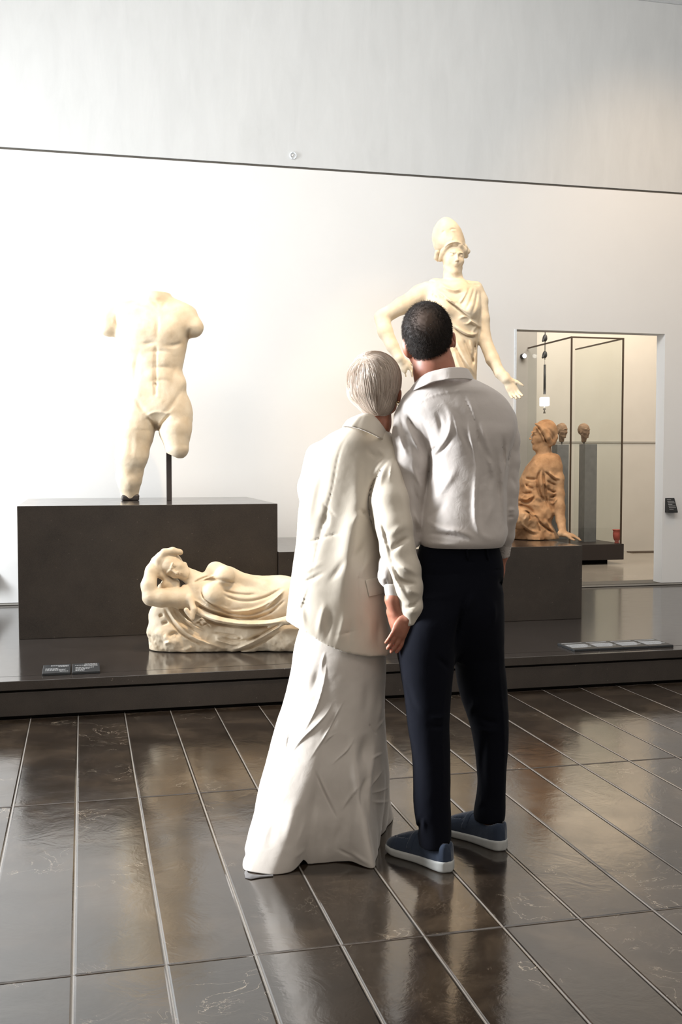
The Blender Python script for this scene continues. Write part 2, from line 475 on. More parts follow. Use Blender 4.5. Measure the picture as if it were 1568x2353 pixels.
class Vol:
    def __init__(s, lo, hi, vox):
        s.vox = vox; s.lo = np.array(lo, float)-3*vox
        s.n = np.ceil((np.array(hi)-s.lo)/vox).astype(int)+4
        s.D = np.full(tuple(s.n), .5, np.float32)
        s.ax = [(s.lo[i]+np.arange(s.n[i])*vox).astype(np.float32) for i in range(3)]

    def _put(s, fn, lo, hi, k, mode):
        m = k+3*s.vox
        i0 = np.clip(np.floor((np.array(lo)-m-s.lo)/s.vox).astype(int), 0, s.n)
        i1 = np.clip(np.ceil((np.array(hi)+m-s.lo)/s.vox).astype(int)+1, 0, s.n)
        if (i1 <= i0).any(): return
        sl = tuple(slice(a, b) for a, b in zip(i0, i1))
        X = s.ax[0][sl[0]][:, None, None]; Y = s.ax[1][sl[1]][None, :, None]; Z = s.ax[2][sl[2]][None, None, :]
        d = fn(X, Y, Z).astype(np.float32)
        if mode == '+': s.D[sl] = smin(s.D[sl], d, k)
        elif mode == '-': s.D[sl] = -smin(-s.D[sl], d, k)
        elif mode == '&': s.D[sl] = np.maximum(s.D[sl], d)

    def cone(s, p0, p1, r0, r1, k=.02, mode='+'):
        p0, p1 = np.array(p0, float), np.array(p1, float); ba = p1-p0; L2 = ba@ba+1e-12
        def fn(X, Y, Z):
            t_ = ((X-p0[0])*ba[0]+(Y-p0[1])*ba[1]+(Z-p0[2])*ba[2])/L2
            t_ = np.clip(t_, 0, 1)
            return np.sqrt((X-p0[0]-t_*ba[0])**2+(Y-p0[1]-t_*ba[1])**2+(Z-p0[2]-t_*ba[2])**2)-(r0+(r1-r0)*t_)
        r = max(r0, r1); s._put(fn, np.minimum(p0, p1)-r, np.maximum(p0, p1)+r, k, mode)

    def ell(s, c, r, ax=None, k=.02, mode='+'):
        c = np.array(c, float); A = np.eye(3) if ax is None else np.array(ax, float)   # rows = axes
        r = np.array(r, float)
        def fn(X, Y, Z):
            x, y, z = X-c[0], Y-c[1], Z-c[2]
            q = [(x*A[i, 0]+y*A[i, 1]+z*A[i, 2]) for i in range(3)]
            k0 = np.sqrt(sum((q[i]/r[i])**2 for i in range(3))); k1 = np.sqrt(sum((q[i]/r[i]**2)**2 for i in range(3)))+1e-9
            return np.where(k0 < 1e-3, -r.min(), k0*(k0-1)/k1)
        R = np.sqrt(((A*r[:, None])**2).sum(0)); s._put(fn, c-R, c+R, k, mode)

    def rbox(s, c, h, ax=None, rnd=.005, k=0, mode='+'):
        c = np.array(c, float); A = np.eye(3) if ax is None else np.array(ax, float); h = np.array(h, float)
        def fn(X, Y, Z):
            x, y, z = X-c[0], Y-c[1], Z-c[2]
            q = [np.abs(x*A[i, 0]+y*A[i, 1]+z*A[i, 2])-(h[i]-rnd) for i in range(3)]
            return np.sqrt(sum(np.maximum(a, 0)**2 for a in q))+np.minimum(np.maximum(q[0], np.maximum(q[1], q[2])), 0)-rnd
        R = (np.abs(A)*h[:, None]).sum(0); s._put(fn, c-R, c+R, k, mode)

    # -- the same, placed by photo column/row and distance
    def limb(s, pts, k=.02, mode='+'):
        q = [(P(x, y, d), r*d/FOC) for x, y, d, r in pts]
        for (a, ra), (b, rb) in zip(q[:-1], q[1:]): s.cone(a, b, ra, rb, k, mode)

    def ball(s, x, y, d, rx, ry, rd, rot=0, k=.02, mode='+'):
        c, n = math.cos(math.radians(rot)), math.sin(math.radians(rot))
        a1 = c*RT-n*ZZ; a2 = n*RT+c*ZZ
        s.ell(P(x, y, d), (rx*d/FOC, ry*d/FOC, rd), (a1, a2, FH), k, mode)

    def column(s, rows, k=.02, mode='+', n=2.2, cap=.01, th=0):
        A = []
        for y, xl, xr, d, rd in rows:
            p = P((xl+xr)/2, y, d); A.append((p[2], p[0], p[1], (xr-xl)/2*d/FOC, rd))
        A = np.array(A); A = A[np.argsort(A[:, 0])]
        dense = []
        for i in range(len(A)-1):
            p0, p1, p2, p3 = A[max(i-1, 0)], A[i], A[i+1], A[min(i+2, len(A)-1)]
            for t_ in np.linspace(0, 1, 8, endpoint=False):
                dense.append(.5*((2*p1)+(-p0+p2)*t_+(2*p0-5*p1+4*p2-p3)*t_**2+(-p0+3*p1-3*p2+p3)*t_**3))
        dense.append(A[-1]); Dn = np.array(dense); z0, z1 = A[0, 0], A[-1, 0]
        o = np.argsort(Dn[:, 0]); Dn = Dn[o]
        c, sn = math.cos(th), math.sin(th)
        e1, e2 = c*RT+sn*FH, -sn*RT+c*FH
        def fn(X, Y, Z):
            g = [np.interp(Z.ravel(), Dn[:, 0], Dn[:, i]).reshape(Z.shape) for i in range(1, 5)]
            x, y = X-g[0], Y-g[1]
            u = (x*e1[0]+y*e1[1]); w = (x*e2[0]+y*e2[1])
            q = (np.abs(u/g[2])**n+np.abs(w/g[3])**n)**(1/n)+1e-6
            d = np.sqrt(u*u+w*w)*(1-1/q)
            d = np.where(q < .25, -np.minimum(g[2], g[3])*.75, d)
            e = np.maximum(z0-Z, Z-z1)
            return -smin(-d, -e, cap)
        R = max(A[:, 3].max(), A[:, 4].max())
        s._put(fn, (Dn[:, 1].min()-R, Dn[:, 2].min()-R, z0), (Dn[:, 1].max()+R, Dn[:, 2].max()+R, z1), k, mode)

    def cut(s, fn):
        X, Y, Z = s.ax[0][:, None, None], s.ax[1][None, :, None], s.ax[2][None, None, :]
        s.D = np.maximum(s.D, fn(X, Y, Z).astype(np.float32))

    def _band(s, w):
        idx = np.argwhere(np.abs(s.D) < w)
        return idx, s.lo+idx*s.vox

    def relief(s, hm, dc, soft=.05, band=.06):
        """push the surface out (or in) on the side turned to the viewer; dc = depth of the figure's middle"""
        idx, p = s._band(band); px, py, d = pix(p)
        dcv = dc(px, py) if callable(dc) else dc
        w = np.clip((dcv-d)/soft+.5, 0, 1)
        s.D[tuple(idx.T)] -= (hm.look(px, py)*w).astype(np.float32)

    def rough(s, amp, scale, octs=4, seed=0, band=.06, where=None):
        idx, p = s._band(band); v = amp*fbm(p, scale, octs, seed)
        if where is not None: v = v*where(p)
        s.D[tuple(idx.T)] -= v.astype(np.float32)

    def shell(s, th):
        s.D = np.maximum(s.D, -(s.D+th))

    def smooth(s, it=1):
        for _ in range(it):
            for a in range(3):
                s.D = .5*s.D+.25*(np.roll(s.D, 1, a)+np.roll(s.D, -1, a))

    def sample(s, p):
        q = (np.asarray(p)-s.lo)/s.vox; q = np.clip(q, 0, np.array(s.n)-1.001); i = q.astype(int); f = q-i; r = 0
        for dx in (0, 1):
            for dy in (0, 1):
                for dz in (0, 1):
                    w = (f[:, 0] if dx else 1-f[:, 0])*(f[:, 1] if dy else 1-f[:, 1])*(f[:, 2] if dz else 1-f[:, 2])
                    r = r+w*s.D[i[:, 0]+dx, i[:, 1]+dy, i[:, 2]+dz]
        return r

    def hit(s, x, y, d=3.3):
        for _ in range(200):
            v = s.sample(P(x, y, d)[None])[0]
            if v < .0008 or d > 4.2: break
            d += max(.001, min(v, .02)*.7)
        return d

    def grad(s, p):
        e = s.vox; g = np.stack([s.sample(p+np.eye(3)[i]*e)-s.sample(p-np.eye(3)[i]*e) for i in range(3)], 1)
        return g/(np.linalg.norm(g, axis=1)[:, None]+1e-9)

    def mesh(s, relax=1):
        D = s.D; S = D < 0; n = np.array(D.shape)
        c = [S[dx:n[0]-1+dx, dy:n[1]-1+dy, dz:n[2]-1+dz] for dx in (0, 1) for dy in (0, 1) for dz in (0, 1)]
        cnt = sum(a.astype(np.int8) for a in c)
        act = np.argwhere((cnt > 0) & (cnt < 8))
        idx = np.full(tuple(n-1), -1, np.int32); idx[tuple(act.T)] = np.arange(len(act))
        off = [(dx, dy, dz) for dx in (0, 1) for dy in (0, 1) for dz in (0, 1)]
        val = [D[act[:, 0]+o[0], act[:, 1]+o[1], act[:, 2]+o[2]] for o in off]
        acc = np.zeros((len(act), 3)); num = np.zeros(len(act))
        for i in range(8):
            for j in range(i+1, 8):
                if sum(abs(a-b) for a, b in zip(off[i], off[j])) != 1: continue
                m = (val[i] < 0) != (val[j] < 0); t_ = np.where(m, val[i]/(val[i]-val[j]+1e-12), 0)
                for a in range(3): acc[:, a] += np.where(m, off[i][a]+t_*(off[j][a]-off[i][a]), 0)
                num += m
        V_ = s.lo+(act+acc/num[:, None])*s.vox
        Q = []
        for a in range(3):
            b, c2 = (a+1) % 3, (a+2) % 3
            s0 = [slice(None)]*3; s1 = [slice(None)]*3; s0[a] = slice(0, -1); s1[a] = slice(1, None)
            A0, A1 = S[tuple(s0)], S[tuple(s1)]
            e = np.argwhere(A0 != A1)
            e = e[(e[:, b] > 0) & (e[:, c2] > 0) & (e[:, b] < n[b]-1) & (e[:, c2] < n[c2]-1)]
            inside = A0[tuple(e.T)]
            def g(db, dc):
                q = e.copy(); q[:, b] -= db; q[:, c2] -= dc; return idx[tuple(q.T)]
            q = np.stack([g(1, 1), g(0, 1), g(0, 0), g(1, 0)], 1)
            q[~inside] = q[~inside][:, ::-1]; Q.append(q)
        F_ = np.concatenate(Q)
        F_ = F_[(F_ >= 0).all(1)]
        for _ in range(relax):
            acc = np.zeros_like(V_); num = np.zeros(len(V_))
            for i in range(4):
                a, b = F_[:, i], F_[:, (i+1) % 4]
                for k in range(3): acc[:, k] += np.bincount(a, V_[b, k], len(V_))
                num += np.bincount(a, minlength=len(V_))
            V_ = V_*.5+.5*acc/np.maximum(num, 1)[:, None]
        return V_, F_

    def part(s, name, mat, parent=None, relax=1, loc=None):
        v, f = s.mesh(relax); return obj(name, v, f, mat, parent, loc)


def frame(fwd, up):
    f = np.array(fwd, float); f /= np.linalg.norm(f); r = np.cross(f, up); r /= np.linalg.norm(r); return f, r, np.cross(r, f)


def head(V, c, S, fwd, up, ears=True, neck=None, female=False, hk=1.):
    """head of height S (chin to crown) centred on c; face looks along fwd"""
    f, r, u = frame(fwd, up); c = np.array(c, float); k = .07*S
    AX = (r, f, u)
    L = lambda x, y, z: c+S*(x*r+y*f+z*u)
    e = lambda p, rr, kk=k, mode='+': V.ell(L(*p), [a*S for a in rr], AX, kk, mode)
    e((0, -.07, .11), (.325, .41, .385))
    e((0, .10, -.10), (.265, .27, .34))
    e((0, .17, -.33), (.15, .17, .13))
    e((0, .265, -.42), (.085, .075, .07))
    for sx in (-1, 1):
        e((sx*.17, .20, -.10), (.09, .11, .10))
        V.cone(L(sx*.23, .02, -.25), L(sx*.10, .22, -.42), .055*S, .05*S, k)
        e((sx*.135, .375, .035), (.085, .07, .055), .04*S, '-')
        e((sx*.130, .285, .03), (.066, .060, .045), .012*S)
        V.cone(L(sx*.075, .355, .055), L(sx*.19, .30, .062), .014*S, .011*S, .012*S)
        V.cone(L(sx*.05, .375, .105), L(sx*.20, .31, .125), .026*S, .02*S, .04*S)
        e((sx*.035, .415, -.125), (.030, .035, .026), .02*S)
    V.cone(L(0, .36, .07), L(0, .435, -.10), .028*S, .036*S, .03*S)
    e((0, .435, -.112), (.040, .04, .034), .02*S)
    e((0, .335, -.20), (.10, .05, .06), .04*S)
    V.cone(L(-.065, .365, -.205), L(0, .40, -.195), .015*S, .02*S, .012*S); V.cone(L(.065, .365, -.205), L(0, .40, -.195), .015*S, .02*S, .012*S)
    V.cone(L(-.05, .365, -.25), L(.05, .365, -.25), .021*S, .021*S, .014*S)
    V.cone(L(-.075, .375, -.226), L(.075, .375, -.226), .006*S, .006*S, .01*S, '-')
    if ears:
        for sx in (-1, 1):
            a = (r*math.cos(.45)*1-f*sx*math.sin(.45), f*math.cos(.45)+r*sx*math.sin(.45), u)
            V.ell(L(sx*.335, -.02, -.03), [.030*S, .085*S, .125*S], a, .02*S)
            V.ell(L(sx*.365, .0, -.015), [.022*S, .045*S, .075*S], a, .02*S, '-')
            V.ell(L(sx*.325, .03, -.12), [.022*S, .035*S, .045*S], a, .015*S)


def hand(V, wrist, fdir, normal, side, size=.185, curl=(15, 25, 20), spread=4, thumb=35, wr=None):
    """palm, four unequal fingers bent at their joints, thumb from the side of the palm's root"""
    f, s_, n = np.array(fdir, float), np.array(side, float), np.array(normal, float)
    f /= np.linalg.norm(f); n = n-f*(n@f); n /= np.linalg.norm(n); s_ = np.cross(f, n)*np.sign(np.cross(f, n)@s_)
    w = np.array(wrist, float); k = size*.04
    c = w+f*size*.26
    V.ell(c, (size*.27, size*.215, size*.085), (f, s_, n), size*.05)
    V.ell(c+f*size*.1, (size*.2, size*.225, size*.07), (f, s_, n), size*.05)
    V.cone(w-f*size*.12, w+f*size*.1, wr or size*.15, size*.13, size*.06)
    for o, ln, r, ck in ((.165, .40, .045, 1.), (.058, .45, .047, 1.05), (-.052, .42, .045, 1.1), (-.155, .33, .039, 1.2)):
        p = w+f*size*.46+s_*size*o; a = 0.
        d0 = f*math.cos(math.radians(spread*o*6))+s_*math.sin(math.radians(spread*o*6))
        for j, fr in enumerate((.45, .30, .25)):
            a += math.radians(curl[j]*ck)
            q = p+(d0*math.cos(a)+n*math.sin(a))*size*ln*fr
            V.cone(p, q, size*r*(1.1-.07*j), size*r*(1.05-.08*j), k*.5 if j else k); p = q
    b = w+f*size*.10+s_*size*.13; ta = math.radians(thumb)
    d = f*math.cos(ta)+s_*math.sin(ta)+n*.35; d /= np.linalg.norm(d)
    m = b+d*size*.21; V.cone(b, m, size*.075, size*.055, k*1.6)
    d2 = d+f*.35; d2 /= np.linalg.norm(d2); m2 = m+d2*size*.15; V.cone(m, m2, size*.053, size*.048, k*.6)
    V.cone(m2, m2+(d2+f*.1)*size*.11, size*.047, size*.038, k*.6)


def bbox(pts, pad):
    q = np.array([P(*p) for p in pts]); return q.min(0)-pad, q.max(0)+pad


def strands(starts, step_fn, steps, r0, r1, n=3):
    """hair: thin tapering tubes grown from start points; returns verts, faces, per-strand random"""
    path = [starts]
    for k in range(steps): path.append(step_fn(path[-1], k))
    Pth = np.stack(path, 1); N, m = Pth.shape[:2]
    T = np.gradient(Pth, axis=1); T /= np.linalg.norm(T, axis=2)[..., None]+1e-9
    A = np.cross(T, np.array([.31, .52, .79])); A /= np.linalg.norm(A, axis=2)[..., None]+1e-9; B = np.cross(T, A)
    rad = np.linspace(r0, r1, m)[None, :, None]
    V_ = np.stack([Pth+rad*(math.cos(a)*A+math.sin(a)*B) for a in np.arange(n)*2*math.pi/n], 2).reshape(-1, 3)
    i = np.arange(N)[:, None, None]*m*n; j = np.arange(m-1)[None, :, None]*n; k = np.arange(n)[None, None, :]
    F_ = np.stack([i+j+k, i+j+(k+1) % n, i+j+n+(k+1) % n, i+j+n+k], -1).reshape(-1, 4)
    return V_, F_, np.repeat(RNG.random(N), m*n)


def tone(o, vals):
    a = o.data.attributes.new('tone', 'FLOAT', 'POINT'); a.data.foreach_set('value', np.asarray(vals, np.float32))


# ================================================================ THE SETTING
WY = 8.49
PT = .20                       # platform top
TH = .14                       # wall thickness
XR = YW(1526, 1000, WY)[0]
struct(box('floor', (-6, 11, -2.5, 5.64, -.1, 0), floor_mat(), loc=(0, 0, 0)))
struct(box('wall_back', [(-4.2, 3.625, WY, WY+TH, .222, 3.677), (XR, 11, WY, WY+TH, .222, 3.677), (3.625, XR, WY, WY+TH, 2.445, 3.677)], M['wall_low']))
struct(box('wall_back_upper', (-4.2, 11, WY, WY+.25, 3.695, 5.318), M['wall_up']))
struct(box('trim_1', (-4.2, 11, WY+.012, WY+.25, 3.677, 3.695), M['joint']))
struct(box('ceiling', (-4.2, 11, 1.5, 8.75, 5.32, 5.5), M['ceiling']))
struct(box('wall_left', [(-3.9, -3.65, -1, 3.9, -.1, 5.32), (-3.9, -3.65, 7.4, 8.49, -.1, 5.32), (-3.9, -3.65, 3.9, 7.4, -.1, .5), (-3.9, -3.65, 3.9, 7.4, 4.2, 5.32)], M['wall_low']))
# opening to the next room: thin pale reveal, sill
struct(box('trim_2', [(3.606, 3.625, WY-.005, WY+TH, .222, 2.445)], M['reveal']))
struct(box('baseboard_back', [(-4.2, 11, WY+.004, WY+.2, PT+.004, PT+.017)], M['far_pillar']))
struct(box('trim_3', [(-4.2, 11, WY+.012, WY+.25, PT, PT+.022)], M['joint']))

# round sensor on the upper wall
c = YW(673.5, 358, WY); t_ = empty('wall_sensor', (c[0], WY, c[2]))
tag(t_, 'small white ring-shaped fitting on the upper wall just above the joint', 'sensor')
th = np.linspace(0, 2*np.pi, 25)
obj('ring', *tube([(c[0]+.025*math.cos(a), WY-.006, c[2]+.025*math.sin(a)) for a in th], .006, 8, False), M['reveal'], t_)
obj('knob', *tube([(c[0]-.006, WY, c[2]), (c[0]-.006, WY-.016, c[2]+.0)], [.010, .007], 12), M['wall_low'], t_)

# stepped plinth (platform)
pf = 5.565
plt = empty('platform', (2, pf, 0)); tag(plt, 'long low dark stone platform carrying all the sculptures, along the wall', 'platform')
pt_ = box('platform_top', (-3.6, 11, pf-.012, WY+.14, PT-.048, PT), M['granite_top'], plt, .003)
box('shadow_groove', (-3.6, 11, pf+.006, WY, PT-.060, PT-.048), M['dark_gap'], plt)
box('front_panel', (-3.6, 11, pf-.004, WY, .018, PT-.060), M['granite'], plt, .002)
box('toe_gap', (-3.6, 11, pf+.03, WY, .0, .018), M['dark_gap'], plt)
box('edge_seam', (-3.6, 11, pf+.112, pf+.115, PT-.01, PT+.0004), M['dark_gap'], plt)

lb = box('tall_plinth', (-.404, 1.242, 6.848, 8.2, PT+.0005, 1.037), M['granite'], bev=.003)
tag(lb, 'tall dark brown stone block under the headless male torso', 'plinth')
rb = box('low_plinth', (1.2435, 3.423, 6.815, 8.1, PT+.0005, .72), M['granite'], bev=.003)
tag(rb, 'long lower dark stone block behind the couple, under the standing and seated statues', 'plinth')

for o in (lb, rb):                                        # honed sides, polished top
    o.data.materials.append(M['granite_top']); o.data.polygons[1].material_index = 1
pt_.data.materials.append(M['granite']); pt_.data.polygons[2].material_index = 1


def text_rows(x0, x1, y0, y1, z, rows, seed):
    """illegible rows of tiny pale print lying on a panel"""
    r = random.Random(seed); bs = []
    for v, ua, ub, h in rows:
        x = x0+(x1-x0)*ua; e = x0+(x1-x0)*ub
        while x < e:
            w = r.uniform(.004, .014); yy = y0+(y1-y0)*v
            bs.append((x, min(e, x+w), yy, yy+h, z-.0002, z+.0006)); x += w+.0026
    return bs


def label_panel(x0, x1, y0, y1, lab, rows, seed):
    t_ = empty('caption_panel', ((x0+x1)/2, (y0+y1)/2, PT)); tag(t_, lab, 'label', 'flat caption panels on the platform edge')
    v, f = boxes([(x0, x1, y0, y1, PT, PT+.014)]); o = obj('plate', v, f, M['label'], t_, smooth=False)
    o.modifiers.new('bevel', 'BEVEL').width = .002
    for k, rw in enumerate(rows):
        v, f = boxes(text_rows(x0, x1, y0, y1, PT+.014, [rw], seed*10+k)); obj('text_line', v, f, M['print'], t_, smooth=False)


R1 = [(.80, .28, .92, .016), (.70, .55, .92, .010), (.46, .10, .55, .014), (.36, .10, .85, .010), (.26, .10, .80, .010), (.12, .62, .92, .014)]
R2 = [(.86, .45, .92, .014), (.74, .10, .92, .012), (.64, .42, .92, .010), (.46, .12, .80, .014), (.34, .12, .62, .010), (.22, .12, .46, .010), (.12, .12, .44, .010)]
label_panel(-.222, -.078, 5.655, 5.885, 'black caption panel on the platform edge, left one of the pair below the tall block', R1, 1)
label_panel(-.070, .074, 5.655, 5.885, 'black caption panel on the platform edge, right one of the pair below the tall block', R2, 2)
nm = ['leftmost of the four joined dark caption panels on the right platform edge', 'second from the left of the four joined dark caption panels',
      'third from the left of the four joined dark caption panels', 'rightmost of the four joined dark caption panels at the right platform edge']
for i in range(4):
    a = 2.785+i*.1632
    label_panel(a, a+.1618, 5.637, 5.862, nm[i], [(.84, .08, .9, .012), (.62, .08, .92, .016), (.52, .08, .92, .016), (.42, .08, .86, .016), (.32, .08, .92, .016), (.22, .08, .7, .016)], 5+i)


def wall_label(x0, x1, z0, z1, out, lab):
    t_ = empty('wall_caption', ((x0+x1)/2, WY, z0)); tag(t_, lab, 'label', 'black captions on the wall')
    v = [(x0, WY, z1), (x1, WY, z1), (x1, WY-out, z0), (x0, WY-out, z0), (x0, WY, z1-.012), (x1, WY, z1-.012), (x1, WY-out, z0-.012), (x0, WY-out, z0-.012),
         (x0, WY, z0-.012), (x1, WY, z0-.012)]
    f = [[0, 3, 2, 1], [3, 7, 6, 2], [0, 8, 7, 3], [1, 2, 6, 9], [8, 9, 6, 7]]
    obj('plate', v, f, M['label'], t_, smooth=False)
    rows = []
    for k in range(7):
        a = .12+k*.12; y = -out*(a); z = z1+(z0-z1)*a
        w = (x1-x0)*(.75 if k % 3 else .45)
        obj('text_line', *([(x0+.012, WY+y-.002, z+.002), (x0+.012+w, WY+y-.002, z+.002), (x0+.012+w, WY+y-out*.04-.002, z+(z0-z1)*.04+.002), (x0+.012, WY+y-out*.04-.002, z+(z0-z1)*.04+.002)], [[0, 1, 2, 3]]), M['print'], t_, smooth=False)


wall_label(5.068, 5.160, .868, .985, .06, 'slanted black caption plate on the wall right of the opening')
wall_label(-.84, -.650, .36, .47, .06, 'slanted black caption plate on the wall at the far left edge, low down')

# ---------------------------------------------------------------- the room beyond the opening
FY = 13.9
struct(box('floor_far_room', (0, 16, WY+TH, FY, -.1, 0), M['far_floor']))
struct(box('wall_far_room', (0, 16, FY, FY+.2, -.1, 5.2), M['far_wall']))
struct(box('wall_far_room_pillar', (5.2, 6.09, FY-.35, FY, 0, 5.2), M['far_pillar']))
struct(box('trim_4', (6.09, 9.0, FY-.012, FY, 1.575, 1.597), M['far_pillar']))
struct(box('wall_far_room_left', (1.0, 1.2, WY+TH, FY, 0, 5.2), M['far_wall']))
area('far_room_wall_wash', (7.6, 12.9, 4.6), (7.9, 13.9, .9), 2.0, .6, 45, (1., .76, .48))
area('far_room_glow', (6.0, 11, 5.1), (6.6, 13.9, 2.0), 3, 2.0, 190, (1., .95, .88))
v_ = box('floor_vent', [(7.62, 8.1, 13.62, 13.68, 0, .012), (7.62, 8.1, 13.72, 13.78, 0, .012)], M['bronze'])
tag(v_, 'dark slotted floor grille by the far wall of the next room', 'floor vent')

cs = empty('display_case', (6.3, 12.2, 0)); tag(cs, 'tall glass display case with thin bronze frame seen through the opening', 'display case')
CX0, CX1, CY0, CY1, CZ0, CZ1 = 5.95, 6.66, 12.2, 13.54, .26, 2.87
box('base', [(CX0-.03, CX1+.03, CY0-.03, CY1, .06, CZ0)], M['slab'], cs, .004)
box('toe_kick', [(CX0+.08, CX1-.12, CY0+.12, CY1, 0, .06)], M['dark_gap'], cs)
w = .018
for x in (CX0, CX1):
    for y in (CY0,):
        box('upright', (x-w/2, x+w/2, y-w/2, y+w/2, CZ0, CZ1), M['bronze'], cs)
for y in (CY0,): box('top_rail', (CX0+w/2, CX1-w/2, y-w/2, y+w/2, CZ1-w, CZ1), M['bronze'], cs)
for x in (CX0, CX1): box('top_rail', (x-w/2, x+w/2, CY0+w/2, CY1-w/2, CZ1-w, CZ1), M['bronze'], cs)
t = NT('case_glass'); t.t.nodes.remove(t.b)
tr = t.n('ShaderNodeBsdfTransparent'); tr.inputs[0].default_value = (.975, .985, .975, 1); gl = t.n('ShaderNodeBsdfGlossy'); gl.inputs['Roughness'].default_value = .02
mx = t.n('ShaderNodeMixShader'); mx.inputs[0].default_value = .035
t.l(tr.outputs[0], mx.inputs[1]); t.l(gl.outputs[0], mx.inputs[2]); t.l(mx.outputs[0], t.out.inputs[0])
M['glass'] = t.m
box('glass_pane', (CX0+.012, CX1-.012, CY0-.004, CY0+.004, CZ0, CZ1-w), M['glass'], cs)
box('glass_pane', (CX0-.004, CX0+.004, CY0+.012, CY1-.012, CZ0, CZ1-w), M['glass'], cs)
box('glass_pane', (CX1-.004, CX1+.004, CY0+.012, CY1-.012, CZ0, CZ1-w), M['glass'], cs)

for nmx, (x, y, top, lab) in enumerate([(6.419, 12.65, 1.536, 'grey pedestal in the glass case, the right one'), (6.306, 13.24, 1.54, 'grey pedestal in the glass case, half hidden behind the seated statue')]):
    o = box('pedestal', (x-.086, x+.086, y-.085, y+.085, CZ0, top), M['pedestal'], bev=.003); tag(o, lab, 'pedestal', 'pedestals in the glass case')
for (px, py, Y, lab) in ((1343, 991, 12.64, 'small brown stone head on a thin rod, right one in the case'), (1292, 990, 13.25, 'darker small stone head on a thin rod behind the seated statue')):
    c = YW(px, py, Y); D = (c-CP)@FW; S = 34*D/FOC
    t_ = empty('stone_head', (c[0], c[1], 1.536 if Y < 13 else 1.54)); tag(t_, lab, 'sculpture', 'small stone heads on rods')
    V = Vol(c-.15, c+.15, .004)
    head(V, c, S, -FH*.8+RT*.5, ZZ, True); V.cone(c-ZZ*S*.2, c-ZZ*S*.62+FH*.02, S*.2, S*.17, .02)
    V.ell(c+FH*S*.12+ZZ*S*.12, (S*.36, S*.42, S*.40), k=.02); V.rough(.004, 40)
    V.part('head', M['pale_head'], t_)
    obj('rod', *tube([(c[0], c[1], 1.534), (c[0], c[1], c[2]-S*.5)], .008, 8), M['iron'], t_)

c = YW(1418, 1249, 12.29); t_ = empty('red_visitor_stand_in', (c[0], 12.29, .26)); tag(t_, 'red vessel shape standing in for a distant visitor on the dark case base', 'stand-in')  # made-up vessel shape in place of a distant visitor in red
prof = [(.0, .0), (.028, .0), (.030, .012), (.022, .022), (.040, .05), (.050, .09), (.052, .13), (.046, .15), (.056, .172), (.060, .178), (.050, .178), (.040, .15), (.0, .06)]
n = 28; vv = [(c[0]+r*math.cos(a), 12.29+r*math.sin(a), .26+z) for r, z in prof for a in np.linspace(0, 2*math.pi, n, endpoint=False)]
ff = [[i*n+j, i*n+(j+1) % n, (i+1)*n+(j+1) % n, (i+1)*n+j] for i in range(len(prof)-1) for j in range(n)]
obj('body', vv, ff, M['red'], t_)

# hanging lantern with two black spot heads, in front of the far wall
Y = 13.0; c = YW(1252, 905, Y); D = (c-CP)@FW; pz = lambda y: YW(1252, y, Y)[2]
t_ = empty('hanging_lantern', (c[0], Y, pz(952))); tag(t_, 'hanging black lamp rod with glowing square lantern above the seated statue', 'lamp')
obj('rod', *tube([(c[0], Y, pz(700)), (c[0], Y, pz(826))], .006, 8), M['lamp_black'], t_)
obj('rod', *tube([(c[0], Y, pz(838)), (c[0], Y, pz(906))], .016, 10), M['lamp_black'], t_)
obj('wire', *tube([(c[0], Y, pz(826)), (c[0], Y, pz(838))], .002, 6), M['lamp_black'], t_)
for y in (778, 816):
    V = Vol((c[0]-.1, Y-.1, pz(y)-.1), (c[0]+.1, Y+.1, pz(y)+.1), .005)
    V.ell((c[0], Y, pz(y)), (.030, .030, .040)); V.cone((c[0], Y, pz(y-6)), (c[0]-.04, Y-.02, pz(y+6)), .022, .014)
    V.part('spot_head', M['lamp_black'], t_)
box('lantern_glass', (c[0]-.052, c[0]+.052, Y-.052, Y+.052, pz(933), pz(913)), M['lamp_glow'], t_, .012)
obj('finial', *tube([(c[0], Y, pz(933)), (c[0], Y, pz(940)), (c[0], Y, pz(943)), (c[0], Y, pz(950))], [.004, .022, .006, .018], 10), M['far_pillar'], t_)
c = YW(1201, 819, FY-.35); t_ = empty('wall_spotlight', (c[0], FY-.35, c[2])); tag(t_, 'small round lit spotlight on the grey pillar of the next room', 'lamp')
obj('housing', *tube([(c[0], FY-.35, c[2]), (c[0], FY-.42, c[2])], .036, 16), M['lamp_black'], t_)
obj('bulb', *tube([(c[0], FY-.42, c[2]), (c[0], FY-.425, c[2])], .030, 16), M['lamp_glow'], t_)
# ================================================================ STATUES
# ---- headless male torso on the tall plinth
d0 = 7.5
TS = empty('male_torso_statue', (G(345, 1150, 1.037)[0], 7.65, 1.037))
tag(TS, 'headless armless nude male marble torso standing on the tall dark block', 'statue')
pts = [(225, 665, d0), (475, 1160, d0)]
lo, hi = bbox(pts, .05); lo -= np.array([.02, .2, 0]); hi += np.array([.05, .35, .02])
V = Vol(lo, hi, .0052)
V.column([(694, 300, 415, d0+.02, .07), (712, 270, 446, d0+.01, .12), (740, 264, 444, d0, .15), (770, 268, 434, d0, .165), (800, 270, 428, d0, .155), (832, 276, 422, d0, .145),
          (852, 280, 419, d0, .14), (875, 281, 426, d0, .145), (900, 281, 428, d0, .15), (925, 282, 434, d0, .15), (950, 281, 440, d0+.01, .155), (975, 279, 440, d0+.02, .14)], .02, n=2.4, cap=.05)
V.limb([(355, 712, d0+.03, 34), (358, 690, d0+.02, 30), (358, 678, d0+.02, 30)], .06)                      # neck stump
V.limb([(330, 705, d0+.05, 22), (395, 712, d0+.05, 20)], .07)
